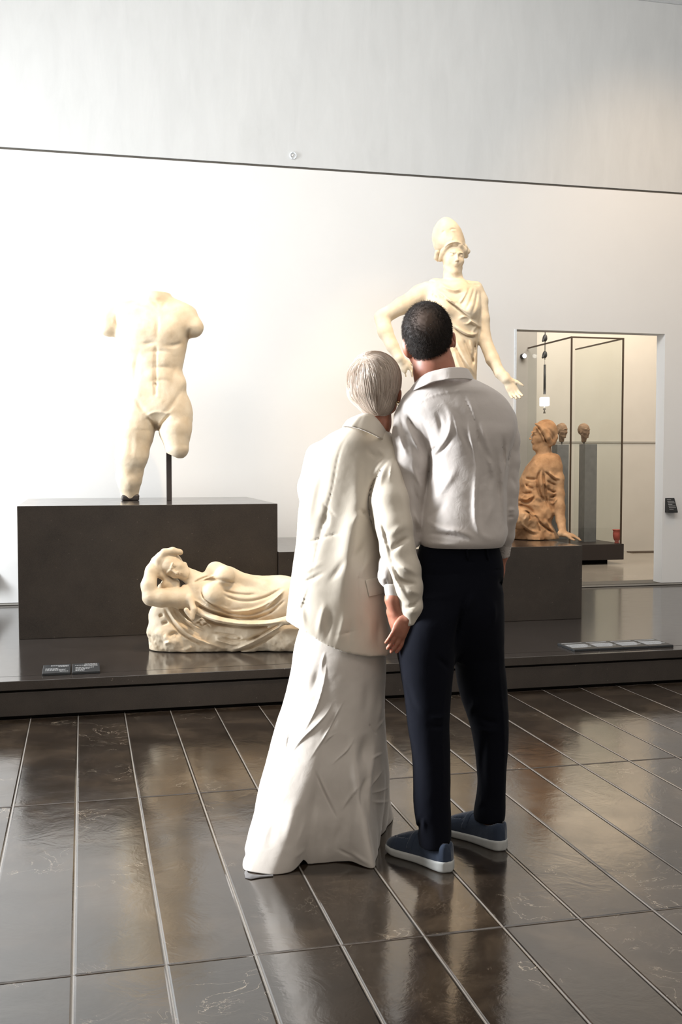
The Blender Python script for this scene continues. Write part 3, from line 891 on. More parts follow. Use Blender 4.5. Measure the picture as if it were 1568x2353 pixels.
V.ball(410, 735, d0, 42, 40, .11, 10, .05); V.ball(300, 735, d0, 42, 42, .11, -10, .05)
V.limb([(285, 730, d0, 32), (252, 735, d0-.02, 26), (250, 752, d0-.04, 22)], .04)                            # right arm stump
V.limb([(425, 742, d0, 32), (444, 752, d0-.02, 24)], .04)                                            # left arm stump
V.limb([(318, 930, d0+.01, 40), (310, 990, d0, 42), (303, 1045, d0-.02, 34), (297, 1095, d0, 26), (298, 1140, d0+.03, 20)], .06)   # standing leg
V.limb([(400, 940, d0+.01, 40), (402, 985, d0-.02, 37), (407, 1030, d0-.04, 27)], .03)                    # raised thigh
V.ball(316, 960, d0+.10, 44, 46, .12, 0, .05); V.ball(398, 960, d0+.10, 42, 44, .12, 0, .05)      # buttocks
# clean breaks
def plane(px, py, ox, oy):
    a = P(px, py, d0); n = RT*ox-ZZ*oy; n = n/np.linalg.norm(n); return a, n
def cutp(V, px, py, ox, oy, k=0):
    a, n = plane(px, py, ox, oy)
    V.cut(lambda X, Y, Z: (X-a[0])*n[0]+(Y-a[1])*n[1]+(Z-a[2])*n[2] if k == 0 else np.where(k(X, Y, Z), (X-a[0])*n[0]+(Y-a[1])*n[1]+(Z-a[2])*n[2], -1))
uof = lambda X, Y, Z: (X*RT[0]+Y*RT[1])
ul = lambda px: (P(px, 900, d0)@RT)
zl = lambda py: P(355, py, d0)[2]
cutp(V, 355, 672, .04, -1)
cutp(V, 252, 780, -.45, .9, lambda X, Y, Z: (uof(X, Y, Z) < ul(272)) & (Z > zl(830)))
cutp(V, 450, 777, .45, .9, lambda X, Y, Z: (uof(X, Y, Z) > ul(432)) & (Z > zl(800)))
cutp(V, 385, 1040, -.45, .9, lambda X, Y, Z: (uof(X, Y, Z) > ul(357)) & (Z < zl(960)))
cutp(V, 410, 1053, 0, 1, lambda X, Y, Z: (uof(X, Y, Z) > ul(357)) & (Z < zl(960)))
cutp(V, 300, 1147, 0, 1)
hm = Relief(220, 660, 480, 1160, 2)
K = lambda p: crop(200, 640, 4.356, p)
m = .001
hm.blob(322, 755, 34, 26, 16*m); hm.blob(396, 755, 34, 26, 16*m)                     # pectorals
hm.line(K([(520, 640), (600, 655), (680, 640), (720, 625)]), 5, -11*m); hm.line(K([(740, 660), (850, 680), (940, 650), (990, 600)]), 5, -11*m)
hm.line(K([(705, 330), (705, 500), (700, 640)]), 5, -8*m)
hm.line(K([(695, 660), (685, 800), (685, 1000), (685, 1200)]), 3.5, -8*m, fade=.1)     # linea alba
for y, a, b in ((740, 560, 880), (900, 590, 900), (1030, 600, 850)):
    hm.line(K([(a, y), ((a+b)/2, y-15), (b, y)]), 4, -7*m)
for cxx, cyy in ((620, 820), (780, 820), (625, 965), (775, 965)): hm.blob(*K([(cxx, cyy)])[0], 15, 13, 8*m)
hm.blob(*K([(685, 1062)])[0], 3.5, 3.5, -16*m)
hm.line(K([(540, 680), (500, 800), (480, 950), (500, 1120)]), 6, -9*m); hm.line(K([(880, 700), (890, 850), (860, 1000), (850, 1150)]), 6, -8*m)   # side of abdomen
hm.line(K([(985, 1100), (940, 1130), (880, 1230), (800, 1330), (740, 1360)]), 5, -13*m); hm.line(K([(480, 1180), (520, 1270), (600, 1350), (650, 1370)]), 5, -13*m)
hm.blob(*K([(960, 1050)])[0], 11, 14, 12*m); hm.blob(*K([(500, 1130)])[0], 10, 20, 8*m)
hm.blob(*K([(700, 1250)])[0], 26, 18, 8*m)
hm.line(K([(600, 1370), (690, 1330), (830, 1360)]), 2.5, 8*m, fade=.1); hm.blob(*K([(705, 1400)])[0], 20, 12, -14*m)
hm.line(K([(830, 1360), (760, 1440), (715, 1510)]), 3, -20*m, fade=.1); hm.line(K([(600, 1390), (660, 1450), (710, 1510)]), 3, -12*m, fade=.1)
hm.line(K([(708, 1480), (690, 1550), (688, 1640)]), 3.5, -40*m, fade=.08)
hm.line(K([(300, 330), (290, 430), (330, 550)]), 5, -12*m); hm.line(K([(1040, 480), (1010, 560), (1000, 640)]), 4, -16*m)
hm.line(K([(420, 255), (560, 290), (690, 310)]), 4, 7*m); hm.line(K([(720, 315), (850, 290), (980, 310)]), 4, 7*m)
hm.line(K([(720, 320), (700, 250), (600, 180)]), 4, -6*m); hm.line(K([(720, 320), (780, 260), (800, 200)]), 4, -6*m)
hm.blob(*K([(430, 2060)])[0], 14, 14, 9*m); hm.blob(*K([(460, 1960)])[0], 12, 10, -6*m)
hm.line(K([(460, 1500), (440, 1700), (430, 1900)]), 7, -6*m)
V.relief(hm, d0+.02, .10)
V.rough(.0016, 30, 3)
V.smooth(1)
V.part('torso', M['marble'], TS)
V = Vol(P(330, 982, d0)-.09, P(395, 940, d0)+.09, .005)                               # broken patch at the groin
V.ball(362, 962, d0-.125, 20, 11, .022, 0, .01); V.ball(363, 973, d0-.115, 9, 10, .03, 0, .01); V.rough(.006, 70)
V.part('broken_surface', M['rough_marble'], TS)
b0 = P(298, 1149, d0+.03); zb = 1.037
V = Vol((b0[0]-.1, b0[1]-.12, zb), (b0[0]+.1, b0[1]+.12, zb+.1), .006)
V.rbox((b0[0]+.005, b0[1], zb+.02), (.062, .06, .022), rnd=.012); V.rough(.004, 25)
V.cut(lambda X, Y, Z: zb-Z+0*X+0*Y); V.part('foot_mount', M['iron'], TS)
r0 = P(389, 1150, d0+.0); r1 = P(389, 1030, d0+.0)
box('support_rod', (r0[0]-.018, r0[0]+.018, r0[1]-.018, r0[1]+.018, zb, r1[2]), M['iron'], TS, .003)

# ---- tall helmeted female statue
d1 = 7.93
AT = empty('helmeted_statue', (*P(1040, 1240, d1)[:2], .72)); tag(AT, 'tall draped marble woman in a high helmet, hand on hip, behind the couple', 'statue')
lo, hi = bbox([(850, 490, d1), (1225, 1241, d1)], .03); lo -= np.array([0, .30, 0]); hi += np.array([0, .30, 0]); lo[2] = .72
V = Vol(lo, hi, .0068)
V.column([(644, 1004, 1078, d1+.03, .09), (655, 985, 1100, d1+.02, .12), (675, 980, 1106, d1, .15), (705, 978, 1106, d1, .17), (740, 983, 1104, d1, .165), (772, 986, 1101, d1, .15),
          (800, 982, 1097, d1, .155), (835, 970, 1097, d1, .17), (870, 958, 1095, d1, .185), (920, 950, 1093, d1, .19), (1000, 948, 1090, d1, .19), (1100, 945, 1092, d1, .19), (1200, 938, 1100, d1, .20), (1241, 932, 1106, d1, .21)], .02, n=2.3, cap=.04)
V.ball(1020, 715, d1-.10, 24, 24, .10, 0, .05); V.ball(1077, 712, d1-.10, 24, 24, .10, 0, .05)
V.limb([(1000, 662, d1, 22), (965, 677, d1, 21), (925, 702, d1-.02, 18.5), (880, 728, d1, 17.5)], .03)
V.limb([(878, 730, d1, 17.5), (886, 762, d1-.04, 17), (902, 795, d1-.08, 14), (919, 824, d1-.11, 10.5)], .02)
hand(V, P(921, 828, d1-.11), RT*.55-ZZ*.75+FH*.1, FH, RT+ZZ*.6, .19, (25, 30, 20), 4, 30)
V.limb([(1092, 665, d1, 19), (1103, 690, d1, 18), (1108, 735, d1-.02, 17), (1113, 778, d1-.03, 15.5), (1132, 825, d1-.06, 15), (1150, 858, d1-.10, 12), (1163, 872, d1-.12, 11.5)], .02)
hand(V, P(1166, 871, d1-.12), RT*.42-ZZ*.9-FH*.1, -FH*.9+RT*.1, RT+ZZ*.3, .205, (12, 22, 16), 5, 42)
V.limb([(1046, 655, d1+.01, 21), (1041, 632, d1, 20), (1040, 612, d1+.02, 20)], .025)
hc = P(1042, 594, d1-.01)
head(V, hc, .262, -FH+RT*.18-ZZ*.02, ZZ+RT*.05, False)
# hair bands at the temples
for pp in ([(1044, 556, -.10, 5), (1030, 562, -.09, 6), (1019, 578, -.05, 7), (1012, 595, .0, 7)], [(1044, 556, -.10, 5), (1057, 563, -.08, 6), (1067, 575, -.04, 7), (1071, 588, .02, 6)]):
    V.limb([(a, b, d1+c, r) for a, b, c, r in pp], .01)
hm = Relief(850, 490, 1230, 960, 2)
K = lambda p: crop(840, 480, 3.92, p); K2 = lambda p: crop(960, 490, 8.711, p)
e, g_ = 'e', 'g'
for pts, wd_, am in [
    ([(600, 690), (700, 790), (800, 870), (880, 930), (950, 990), (1010, 1030)], 2.4, -17), ([(590, 680), (690, 775), (800, 850), (880, 910), (960, 965)], 3, 12),
    ([(650, 700), (740, 750), (830, 770), (900, 740)], 3, -12), ([(660, 660), (750, 720), (830, 735), (880, 700)], 3, 12), ([(700, 800), (780, 830), (840, 835)], 3, 8),
    ([(950, 690), (910, 780), (850, 880)], 2.5, -10), ([(985, 700), (960, 800), (900, 920)], 2.5, -9), ([(930, 720), (890, 800), (840, 860)], 2.5, 9), ([(1010, 720), (1000, 830), (960, 960)], 3, -9),
    ([(790, 1040), (850, 1090), (920, 1130), (990, 1140), (1030, 1080)], 3, 15), ([(790, 1060), (850, 1110), (920, 1150), (1000, 1155)], 2.5, -16),
    ([(830, 1000), (900, 960), (960, 990), (930, 1040), (870, 1030)], 2.5, 10), ([(940, 1000), (1000, 1040), (1050, 1070)], 3.5, 16), ([(1010, 1050), (960, 1110), (990, 1140)], 3, 10),
    ([(800, 1150), (860, 1280), (930, 1400), (1000, 1520)], 3.5, 12), ([(800, 1200), (840, 1320), (900, 1440), (960, 1550)], 3, -13), ([(880, 1160), (920, 1280), (980, 1400)], 3, -12),
    ([(940, 1160), (960, 1260), (990, 1380)], 3, 10), ([(990, 1180), (980, 1300), (960, 1430)], 3, -16), ([(800, 1280), (830, 1380), (870, 1460)], 3, 9),
    ([(380, 1420), (400, 1560), (390, 1700)], 3, -26), ([(440, 1450), (450, 1560), (440, 1700)], 3, -22), ([(420, 1430), (425, 1600)], 3, 12)]:
    hm.line(K(pts), wd_, am*1.3*m, fade=.25)
for pts, wd_, am in [([(0, 0), (1, 1)], 1, 0), ([(280, 1550), (340, 1600), (300, 1650), (380, 1680), (380, 1740)], 2, -12), ([(340, 1620), (400, 1660), (460, 1700)], 2, 8),
                     ([(160, 1340), (230, 1370), (300, 1350), (350, 1400)], 2, -10), ([(940, 1300), (1060, 1430), (1260, 1440)], 2, -10)]:
    hm.line(K2(pts), wd_, am*m)
V.relief(hm, d1+.02, .10)
# long vertical folds of the skirt below
hm2 = Relief(900, 880, 1130, 1250, 1)
for i, x in enumerate(range(945, 1100, 14)): hm2.line([(x, 890), (x+random.uniform(-6, 6), 1050), (x+random.uniform(-8, 8), 1245)], 3.2, (-22 if i % 2 else 8)*m, fade=.05)
V.relief(hm2, d1+.02, .12)
V.rough(.0015, 25, 3); V.part('figure', M['marble'], AT)
# helmet
V = Vol(*(lambda a: (a[0]-.2, a[1]+.2))((P(985, 600, d1), P(1080, 495, d1))), .0065)
V.column([(580, 1001, 1072, d1+.03, .135), (562, 996, 1070, d1+.02, .14), (545, 993, 1066, d1+.02, .14), (528, 996, 1059, d1+.01, .13), (512, 1004, 1047, d1+.01, .105), (500, 1013, 1033, d1, .06)], .02, n=2.1, cap=.05)
V.ball(1041, 598, d1-.14, 26, 41, .11, 0, .012, '-')
V.ball(1041, 605, d1+.0, 27, 40, .12, 0, .012, '-')
V.limb([(1005, 578, d1-.04, 5), (1003, 592, d1-.01, 5), (1006, 598, d1, 4)], .012); V.limb([(1070, 566, d1-.03, 5), (1076, 578, d1, 5), (1070, 586, d1+.02, 4)], .012)
hm = Relief(985, 490, 1085, 610, 3); K2 = lambda p: crop(960, 490, 8.711, p)
for pts, wd_, am in [([(650, 340), (710, 310), (770, 335)], 1.6, -9), ([(480, 400), (510, 370), (550, 360)], 1.6, -9), ([(500, 780), (560, 660), (650, 590), (780, 565), (900, 620), (960, 680)], 2, 10),
                     ([(690, 480), (690, 540)], 2, 6), ([(660, 360), (710, 340), (760, 360)], 2, 6), ([(300, 500), (340, 620), (380, 740)], 4, -7)]:
    hm.line(K2(pts), wd_, am*m)
V.relief(hm, d1+.02, .08); V.rough(.002, 30, 3); V.part('helmet', M['marble'], AT)

# ---- reclining woman on a rock
d2 = 6.22
NY = empty('reclining_statue', (*G(520, 1500, PT)[:2], PT)); tag(NY, 'reclining draped marble woman asleep on a rock, one arm over her head', 'statue')
lo, hi = bbox([(318, 1255, d2), (905, 1512, d2)], .02); lo -= np.array([0, .22, 0]); hi += np.array([.05, .32, 0]); lo[2] = PT
V = Vol(lo, hi, .0050)
# rock (top follows the body)
V.limb([(385, 1466, d2+.05, 46), (470, 1462, d2+.03, 44), (560, 1458, d2+.03, 44), (660, 1452, d2+.03, 44), (760, 1446, d2+.03, 44), (860, 1442, d2+.03, 42)], .04)
V.limb([(372, 1415, d2+.03, 30), (385, 1440, d2+.02, 38), (400, 1462, d2, 42)], .04)
V.limb([(400, 1420, d2+.12, 40), (600, 1430, d2+.14, 44), (850, 1425, d2+.14, 46)], .05)
V.limb([(392, 1345, d2+.06, 22), (388, 1375, d2+.06, 32), (392, 1410, d2+.05, 36)], .03)
V.rough(.015, 12, 4, where=lambda p: np.clip((P(500, 1440, d2)[2]-p[:, 2])/.05+np.clip((.36-(p@RT-P(340,1400,d2)@RT)*2.2),0,1), .1, 1))
# body
V.limb([(462, 1355, d2, 34), (500, 1372, d2-.01, 40), (560, 1385, d2-.01, 40), (610, 1383, d2, 40), (660, 1378, d2, 46), (720, 1372, d2, 46), (800, 1372, d2, 38), (870, 1390, d2, 28), (890, 1400, d2, 22)], .04)
V.limb([(500, 1335, d2+.04, 34), (560, 1360, d2+.05, 36), (640, 1362, d2+.05, 40)], .05)
V.ball(490, 1366, d2-.105, 27, 28, .07, 0, .03); V.ball(515, 1324, d2-.06, 25, 24, .08, 0, .03)
V.limb([(496, 1312, d2+.02, 22), (530, 1324, d2, 19), (570, 1337, d2-.02, 16), (608, 1349, d2-.04, 13), (640, 1356, d2-.05, 11)], .02)       # far arm along the hip
V.limb([(448, 1378, d2-.02, 27), (410, 1374, d2-.06, 22), (370, 1374, d2-.10, 20.5), (348, 1374, d2-.11, 18)], .02)    # upper arm
V.limb([(345, 1372, d2-.11, 18), (342, 1345, d2-.10, 17), (349, 1312, d2-.06, 14.5), (358, 1290, d2-.02, 11)], .018)        # forearm up
hand(V, P(359, 1288, d2-.02), RT*.75+ZZ*.75, FH, RT*.5-ZZ*.6, .115, (22, 28, 20), 4, 20)
V.limb([(470, 1345, d2+.02, 22), (445, 1330, d2+.01, 18), (425, 1318, d2, 17)], .02)                                        # neck
up_ = -RT*.80+ZZ*.50; hc = P(400, 1301, d2-.02)
head(V, hc, .195, -FH*.86+RT*.10+ZZ*.02-ZZ*.28, up_, False)
# hair roll round the face, knot at the back
V.limb([(414, 1269, d2-.04, 7), (397, 1266, d2-.05, 8), (378, 1270, d2-.055, 9), (365, 1286, d2-.06, 9), (363, 1305, d2-.055, 9), (371, 1322, d2-.05, 8), (386, 1333, d2-.04, 7)], .012)
V.ball(376, 1298, d2+.02, 26, 28, .09, 0, .02)
V.limb([(372, 1350, d2-.02, 10), (385, 1342, d2-.04, 11), (404, 1344, d2-.04, 9)], .015)
V.limb([(425, 1352, d2-.04, 9), (436, 1375, d2-.09, 8), (446, 1400, d2-.12, 7), (441, 1421, d2-.13, 6), (428, 1402, d2-.13, 6)], .008)         # sleeve loop
V.limb([(455, 1404, d2-.09, 9), (500, 1424, d2-.13, 9), (560, 1434, d2-.14, 9), (620, 1434, d2-.14, 9), (662, 1425, d2-.14, 10), (720, 1410, d2-.14, 12)], .012)
hm = Relief(318, 1255, 720, 1515, 3)
K = lambda p: crop(300, 1240, 3.92, p)
for pts, wd_, am in [
    ([(640, 400), (640, 480), (670, 540), (760, 600), (900, 640), (1050, 620)], 2.4, -9), ([(800, 440), (900, 480), (1040, 500), (1160, 490)], 2.6, -8),
    ([(800, 480), (900, 530), (1040, 560), (1200, 530), (1330, 460), (1410, 420)], 2.6, -9), ([(720, 560), (860, 630), (1020, 650), (1180, 610), (1300, 530), (1400, 460)], 2.6, 9),
    ([(700, 580), (860, 660), (1040, 690), (1200, 640), (1320, 570), (1400, 500)], 2.6, -9), ([(560, 560), (680, 640), (840, 690), (1040, 720), (1200, 690), (1380, 590)], 2.6, -8),
    ([(560, 530), (700, 620), (880, 670)], 2.6, 8), ([(1180, 660), (1280, 560), (1400, 440)], 2.2, 8), ([(1230, 680), (1330, 600), (1400, 540)], 2.2, -8),
    ([(600, 650), (700, 700), (860, 745), (1100, 765), (1300, 750), (1400, 720)], 3, 14), ([(620, 680), (740, 750), (900, 780), (1100, 795), (1320, 770)], 2.2, -16),
    ([(560, 400), (640, 350), (740, 325)], 2.4, -9), ([(590, 390), (700, 350), (860, 370), (960, 400)], 2.4, -8), ([(620, 380), (700, 340), (760, 320)], 2, 8),
    ([(330, 600), (380, 700), (460, 800), (560, 880), (720, 940), (880, 1000)], 2.6, 12), ([(300, 600), (350, 720), (440, 840), (560, 910), (700, 970)], 2.2, -12),
    ([(380, 600), (430, 700), (520, 780), (640, 850)], 2.4, -11), ([(410, 600), (470, 690), (560, 770), (680, 830)], 2.4, 11), ([(450, 620), (500, 700), (560, 740)], 2.2, -10),
    ([(880, 1000), (1000, 970), (1150, 900), (1300, 810), (1400, 760)], 2.8, 13), ([(900, 1020), (1050, 990), (1200, 920), (1400, 800)], 2.2, -12), ([(1000, 940), (1150, 870), (1300, 780), (1380, 745)], 2.2, -10),
    ([(700, 830), (850, 850), (980, 870), (1000, 895), (900, 910)], 2, -8), ([(800, 870), (950, 920), (1060, 900), (1200, 850)], 2, -8), ([(760, 900), (880, 940), (980, 950)], 2, 8),
    ([(580, 770), (620, 740), (650, 780), (690, 750), (730, 790)], 2, -12), ([(600, 740), (640, 700), (700, 760), (740, 780)], 2, 10),
    ([(255, 690), (300, 680)], 3, -10), ([(280, 760), (340, 740)], 3, -12), ([(330, 880), (400, 830), (440, 880)], 4, -12), ([(300, 940), (360, 920)], 4, 10), ([(480, 1000), (560, 960)], 4, 8)]:
    hm.line(K(pts), wd_, am*1.8*m, fade=.25)
V.relief(hm, d2+.0, .10); V.rough(.0012, 35, 3)
V.cut(lambda X, Y, Z: PT+.004-Z+0*X+0*Y)
V.part('figure_on_rock', M['marble'], NY)

# ---- seated woman at the right end of the low plinth
d3 = 8.12
SE = empty('seated_statue', (*P(1240, 1235, d3)[:2], .72)); tag(SE, 'ochre stone woman seated in profile, leaning on one arm beside the opening', 'statue')
lo, hi = bbox([(1120, 955, d3), (1345, 1245, d3)], .03); lo -= np.array([0, .40, 0]); hi += np.array([0, .28, 0]); lo[2] = .72
V = Vol(lo, hi, .0060)
V.column([(1042, 1232, 1283, d3, .08), (1056, 1222, 1289, d3, .12), (1075, 1208, 1292, d3, .14), (1100, 1197, 1286, d3, .14), (1125, 1193, 1282, d3, .14), (1150, 1188, 1278, d3, .14), (1175, 1186, 1276, d3, .15),
          (1200, 1182, 1266, d3, .17), (1225, 1178, 1276, d3, .19), (1240, 1174, 1284, d3, .20)], .02, n=2.3, cap=.03)
V.limb([(1272, 1072, d3-.05, 17), (1280, 1100, d3-.07, 16), (1284, 1135, d3-.08, 13.5), (1285, 1165, d3-.10, 13), (1289, 1195, d3-.13, 10), (1294, 1222, d3-.18, 8.5)], .02)
hand(V, P(1296, 1227, d3-.20), RT*.95-ZZ*.20-FH*.25, -ZZ, FH*-1, .175, (14, 18, 12), 5, 35)
V.limb([(1230, 1200, d3-.10, 24), (1195, 1190, d3-.18, 24), (1150, 1185, d3-.20, 22)], .03); V.limb([(1230, 1215, d3-.04, 22), (1258, 1225, d3-.02, 14), (1278, 1237, d3-.02, 7)], .03)
V.limb([(1150, 1185, d3-.2, 22), (1142, 1225, d3-.2, 18)], .03)
V.limb([(1253, 1050, d3, 17), (1249, 1032, d3, 17), (1250, 1015, d3, 17)], .02)
hc = P(1248, 1001, d3)
head(V, hc, .235, -RT*1.0-FH*.22, ZZ, False)
V.ball(1257, 990, d3+.01, 24, 25, .098, 0, .02)
V.limb([(1233, 977, d3-.065, 5), (1239, 981, d3-.08, 6), (1247, 990, d3-.085, 8), (1256, 1005, d3-.08, 9), (1264, 1018, d3-.05, 9)], .01)
V.limb([(1274, 1005, d3-.02, 9), (1270, 1016, d3-.02, 8)], .01)
hm = Relief(1110, 955, 1350, 1250, 3)
K = lambda p: crop(1180, 940, 7.356, p)
for pts, wd_, am in [
    ([(500, 980), (430, 1100), (400, 1200), (420, 1400), (520, 1540), (560, 1650)], 2.6, -20), ([(500, 980), (510, 1150), (540, 1350), (560, 1560), (600, 1700)], 2.6, -20),
    ([(470, 1100), (470, 1300), (500, 1500)], 2.5, 12), ([(200, 1160), (300, 1190), (400, 1180)], 2.5, -15), ([(520, 1050), (620, 1120), (700, 1200), (790, 1210)], 2.2, -16), ([(600, 1060), (700, 1150), (800, 1190)], 2.4, 14),
    ([(560, 1200), (640, 1260), (740, 1290)], 2.2, -13), ([(560, 1330), (650, 1400), (740, 1400)], 2.2, -13), ([(600, 1500), (680, 1480), (740, 1440)], 2.2, -12), ([(640, 1620), (700, 1580), (740, 1500)], 2.2, 10),
    ([(80, 1530), (200, 1600), (300, 1560), (380, 1450)], 2.6, -16), ([(100, 1500), (220, 1540), (330, 1460)], 2.6, 12), ([(80, 1620), (200, 1640), (300, 1700), (360, 1800)], 3, -18),
    ([(150, 1720), (250, 1740), (300, 1820), (250, 1900)], 2.4, -12), ([(200, 1800), (230, 1830), (180, 1880)], 2.2, 8), ([(60, 1800), (140, 1950), (260, 2040), (420, 2100)], 2.8, 14), ([(90, 1850), (170, 2000), (280, 2090), (400, 2140)], 2.4, -14),
    ([(300, 1850), (380, 1800), (430, 1900), (520, 1990), (700, 2100)], 2.4, -18), ([(420, 1880), (410, 1980), (470, 2100)], 2, -14), ([(520, 1850), (600, 1960), (720, 2120)], 3, 10),
    ([(200, 1250), (260, 1330), (360, 1340)], 2.4, -12), ([(130, 1400), (220, 1440), (330, 1400)], 2.4, -12), ([(300, 330), (330, 260), (420, 300), (500, 420), (560, 560), (620, 620)], 2.2, -12),
    ([(560, 300), (660, 400), (700, 520)], 2.2, -6), ([(380, 430), (300, 480), (280, 520)], 2, -5), ([(330, 780), (230, 950), (170, 1080)], 2.2, -8)]:
    hm.line(K(pts), wd_, am*1.5*m, fade=.25)
V.relief(hm, d3+.0, .10); V.rough(.0025, 22, 4); V.rough(.017, 13, 3, 5, where=lambda p: np.clip((P(1240, 1092, d3)[2]-p[:, 2])/.06, 0, 1)*np.clip((P(1270, 1100, d3)@RT-p@RT)/.04, 0, 1))
V.cut(lambda X, Y, Z: .722-Z+0*X+0*Y)
V.part('figure', M['ochre'], SE)
# ================================================================ THE COUPLE
def spline_closed(pts, n):
    p = np.array(pts, float); m = len(p); out = []
    for i in range(n):
        t_ = i/n*m; k = int(t_) % m; u = t_-int(t_)
        p0, p1, p2, p3 = p[(k-1) % m], p[k], p[(k+1) % m], p[(k+2) % m]
        out.append(.5*((2*p1)+(-p0+p2)*u+(2*p0-5*p1+4*p2-p3)*u**2+(-p0+3*p1-3*p2+p3)*u**3))
    return np.array(out)


def strip(rings, th, n=96, closed=True):
    """cloth band from a list of rings of (col,row,depth) points, given real thickness"""
    R_ = [spline_closed([P(*q) for q in r], n) for r in rings]
    g = []
    for t_ in np.linspace(0, len(R_)-1, 8*(len(R_)-1)+1):
        k = min(int(t_), len(R_)-2); u = t_-k; g.append(R_[k]*(1-u)+R_[k+1]*u)
    g = np.array(g); cen = g.mean((0, 1)); k = len(g)
    du = np.roll(g, -1, 1)-np.roll(g, 1, 1); dv = np.gradient(g, axis=0)
    nn = np.cross(du, dv); nn /= np.linalg.norm(nn, axis=2)[..., None]+1e-9
    if ((g-cen)*nn).sum() < 0: nn = -nn
    a = g+nn*th/2; b = g-nn*th/2; V_ = np.concatenate([a.reshape(-1, 3), b.reshape(-1, 3)]); o = k*n; F_ = []
    for i in range(k-1):
        for j in range(n):
            j2 = (j+1) % n
            F_ += [[i*n+j, i*n+j2, (i+1)*n+j2, (i+1)*n+j], [o+i*n+j, o+(i+1)*n+j, o+(i+1)*n+j2, o+i*n+j2]]
    for j in range(n):
        j2 = (j+1) % n
        F_ += [[j, o+j, o+j2, j2], [(k-1)*n+j, (k-1)*n+j2, o+(k-1)*n+j2, o+(k-1)*n+j]]
    return V_, F_


mm = .001
# ---------------------------------------------------------------- man
MB = G(1075, 1968); MB = (MB[0], MB[1], 0)
lo = P(880, 690, 3.4)-np.array([.05, .25, 0]); hi = P(1200, 690, 3.6)+np.array([.12, .35, .03]); lo[2] = 0; lo[0] = 0.86
V = Vol(lo, hi, .0042)
V.column([(885, 985, 1080, 3.53, .05), (910, 965, 1120, 3.54, .07), (950, 955, 1145, 3.55, .085), (1000, 1000, 1145, 3.55, .09), (1100, 1006, 1138, 3.55, .085), (1200, 1000, 1132, 3.55, .08),
          (1290, 985, 1130, 3.55, .085), (1380, 962, 1128, 3.56, .095), (1450, 955, 1125, 3.56, .085)], .03, cap=.04)
V.limb([(990, 1430, 3.52, 50), (982, 1540, 3.48, 44), (985, 1680, 3.47, 36), (994, 1790, 3.455, 32), (1000, 1900, 3.44, 16), (1001, 1962, 3.44, 16)], .03)
V.limb([(1092, 1430, 3.6, 50), (1104, 1540, 3.63, 42), (1122, 1650, 3.66, 34), (1128, 1740, 3.66, 27), (1127, 1840, 3.65, 16), (1126, 1915, 3.65, 16)], .03)
fdir = G(897, 1952)-G(1037, 2006); fdir /= np.linalg.norm(fdir); fsd = np.cross(fdir, ZZ)
hl = G(1037, 2005); hr = G(1161, 1955)
for h_ in (hl, hr):
    V.cone(h_+fdir*.042+ZZ*.052, h_+fdir*.15+ZZ*.050, .024, .024, .02); V.cone(h_+fdir*.15+ZZ*.050, h_+fdir*.235+ZZ*.042, .022, .013, .01)
V.limb([(942, 985, 3.54, 22), (947, 1060, 3.545, 22), (946, 1140, 3.555, 20), (932, 1230, 3.54, 18), (908, 1310, 3.46, 15), (906, 1370, 3.437, 14), (907, 1392, 3.436, 14.5)], .03)
V.limb([(1146, 985, 3.56, 20), (1160, 1060, 3.56, 17), (1163, 1130, 3.555, 16), (1160, 1220, 3.60, 12), (1150, 1285, 3.66, 11)], .03)
HANDS = lambda V: (hand(V, P(1148, 1285, 3.66), -RT*.35-ZZ*.85+FH*.15, -RT*.3-FH*.9, -RT, .18, (15, 20, 15), 3, 25), hand(V, P(907, 1392, 3.436), RT*.27-ZZ*.95+FH*.05, RT*.62+FH*.75, -RT*.75+FH*.4, .178, (30, 62, 40), 2, 10))
V.limb([(1004, 885, 3.53, 50), (998, 850, 3.52, 44), (994, 815, 3.52, 42)], .03)
mS = .238; mc = P(984, 779, 3.53); mf = FH+RT*.10+ZZ*.02; mu = ZZ-RT*.10
head(V, mc, mS, mf, mu)
V.ball(935, 802, 3.53, 9.5, 22, .020, -16, .006); V.ball(1043, 781, 3.56, 5, 20, .020, -4, .006)
V.smooth(1); HANDS(V)
man = V.part('person', M['skin'], None, 1, MB)
tag(man, 'man in white shirt and navy trousers standing with his back turned, holding hands', 'person', 'the couple')

# hair: short, thinning at the crown
f_, r_, u_ = frame(mf, mu); Lm = lambda x, y, z: mc+mS*(x*r_+y*f_+z*u_)
V = Vol(mc-.17, mc+.17, .004)
AX = (r_, f_, u_)
V.ell(Lm(0, -.075, .115), [.338*mS, .425*mS, .400*mS], AX, .01)
V.ell(Lm(0, -.13, -.08), [.275*mS, .33*mS, .27*mS], AX, .02)
V.ell(Lm(0, .42, -.15), [.6*mS, .33*mS, .36*mS], AX, .02, '-')
for sx in (-1, 1):
    V.ell(Lm(sx*.40, .05, -.08), [.11*mS, .16*mS, .13*mS], AX, .01, '-'); V.ell(Lm(sx*.34, .02, -.32), [.17*mS, .30*mS, .20*mS], AX, .02, '-')
V.ball(934, 804, 3.54, 15, 27, .045, -10, .003, '-'); V.ball(1049, 783, 3.56, 10, 24, .035, 0, .003, '-')
V.cut(lambda X, Y, Z: (mc[2]-.335*mS)-Z+.0*X+0*Y)
V.rough(.0012, 160, 2)
vv, ff = V.mesh(1)
crown = P(978, 733, 3.42)
N = 15000
pick = RNG.integers(0, len(vv), N); st = vv[pick]+RNG.normal(0, .0012, (N, 3)); g0 = V.grad(st); st = st-g0*V.sample(st)[:, None]
keep = (np.linalg.norm(st-crown, axis=1) > .02+.030*RNG.random(N)); st, g0 = st[keep], g0[keep]
flow = -ZZ*.9+RNG.normal(0, .35, st.shape)
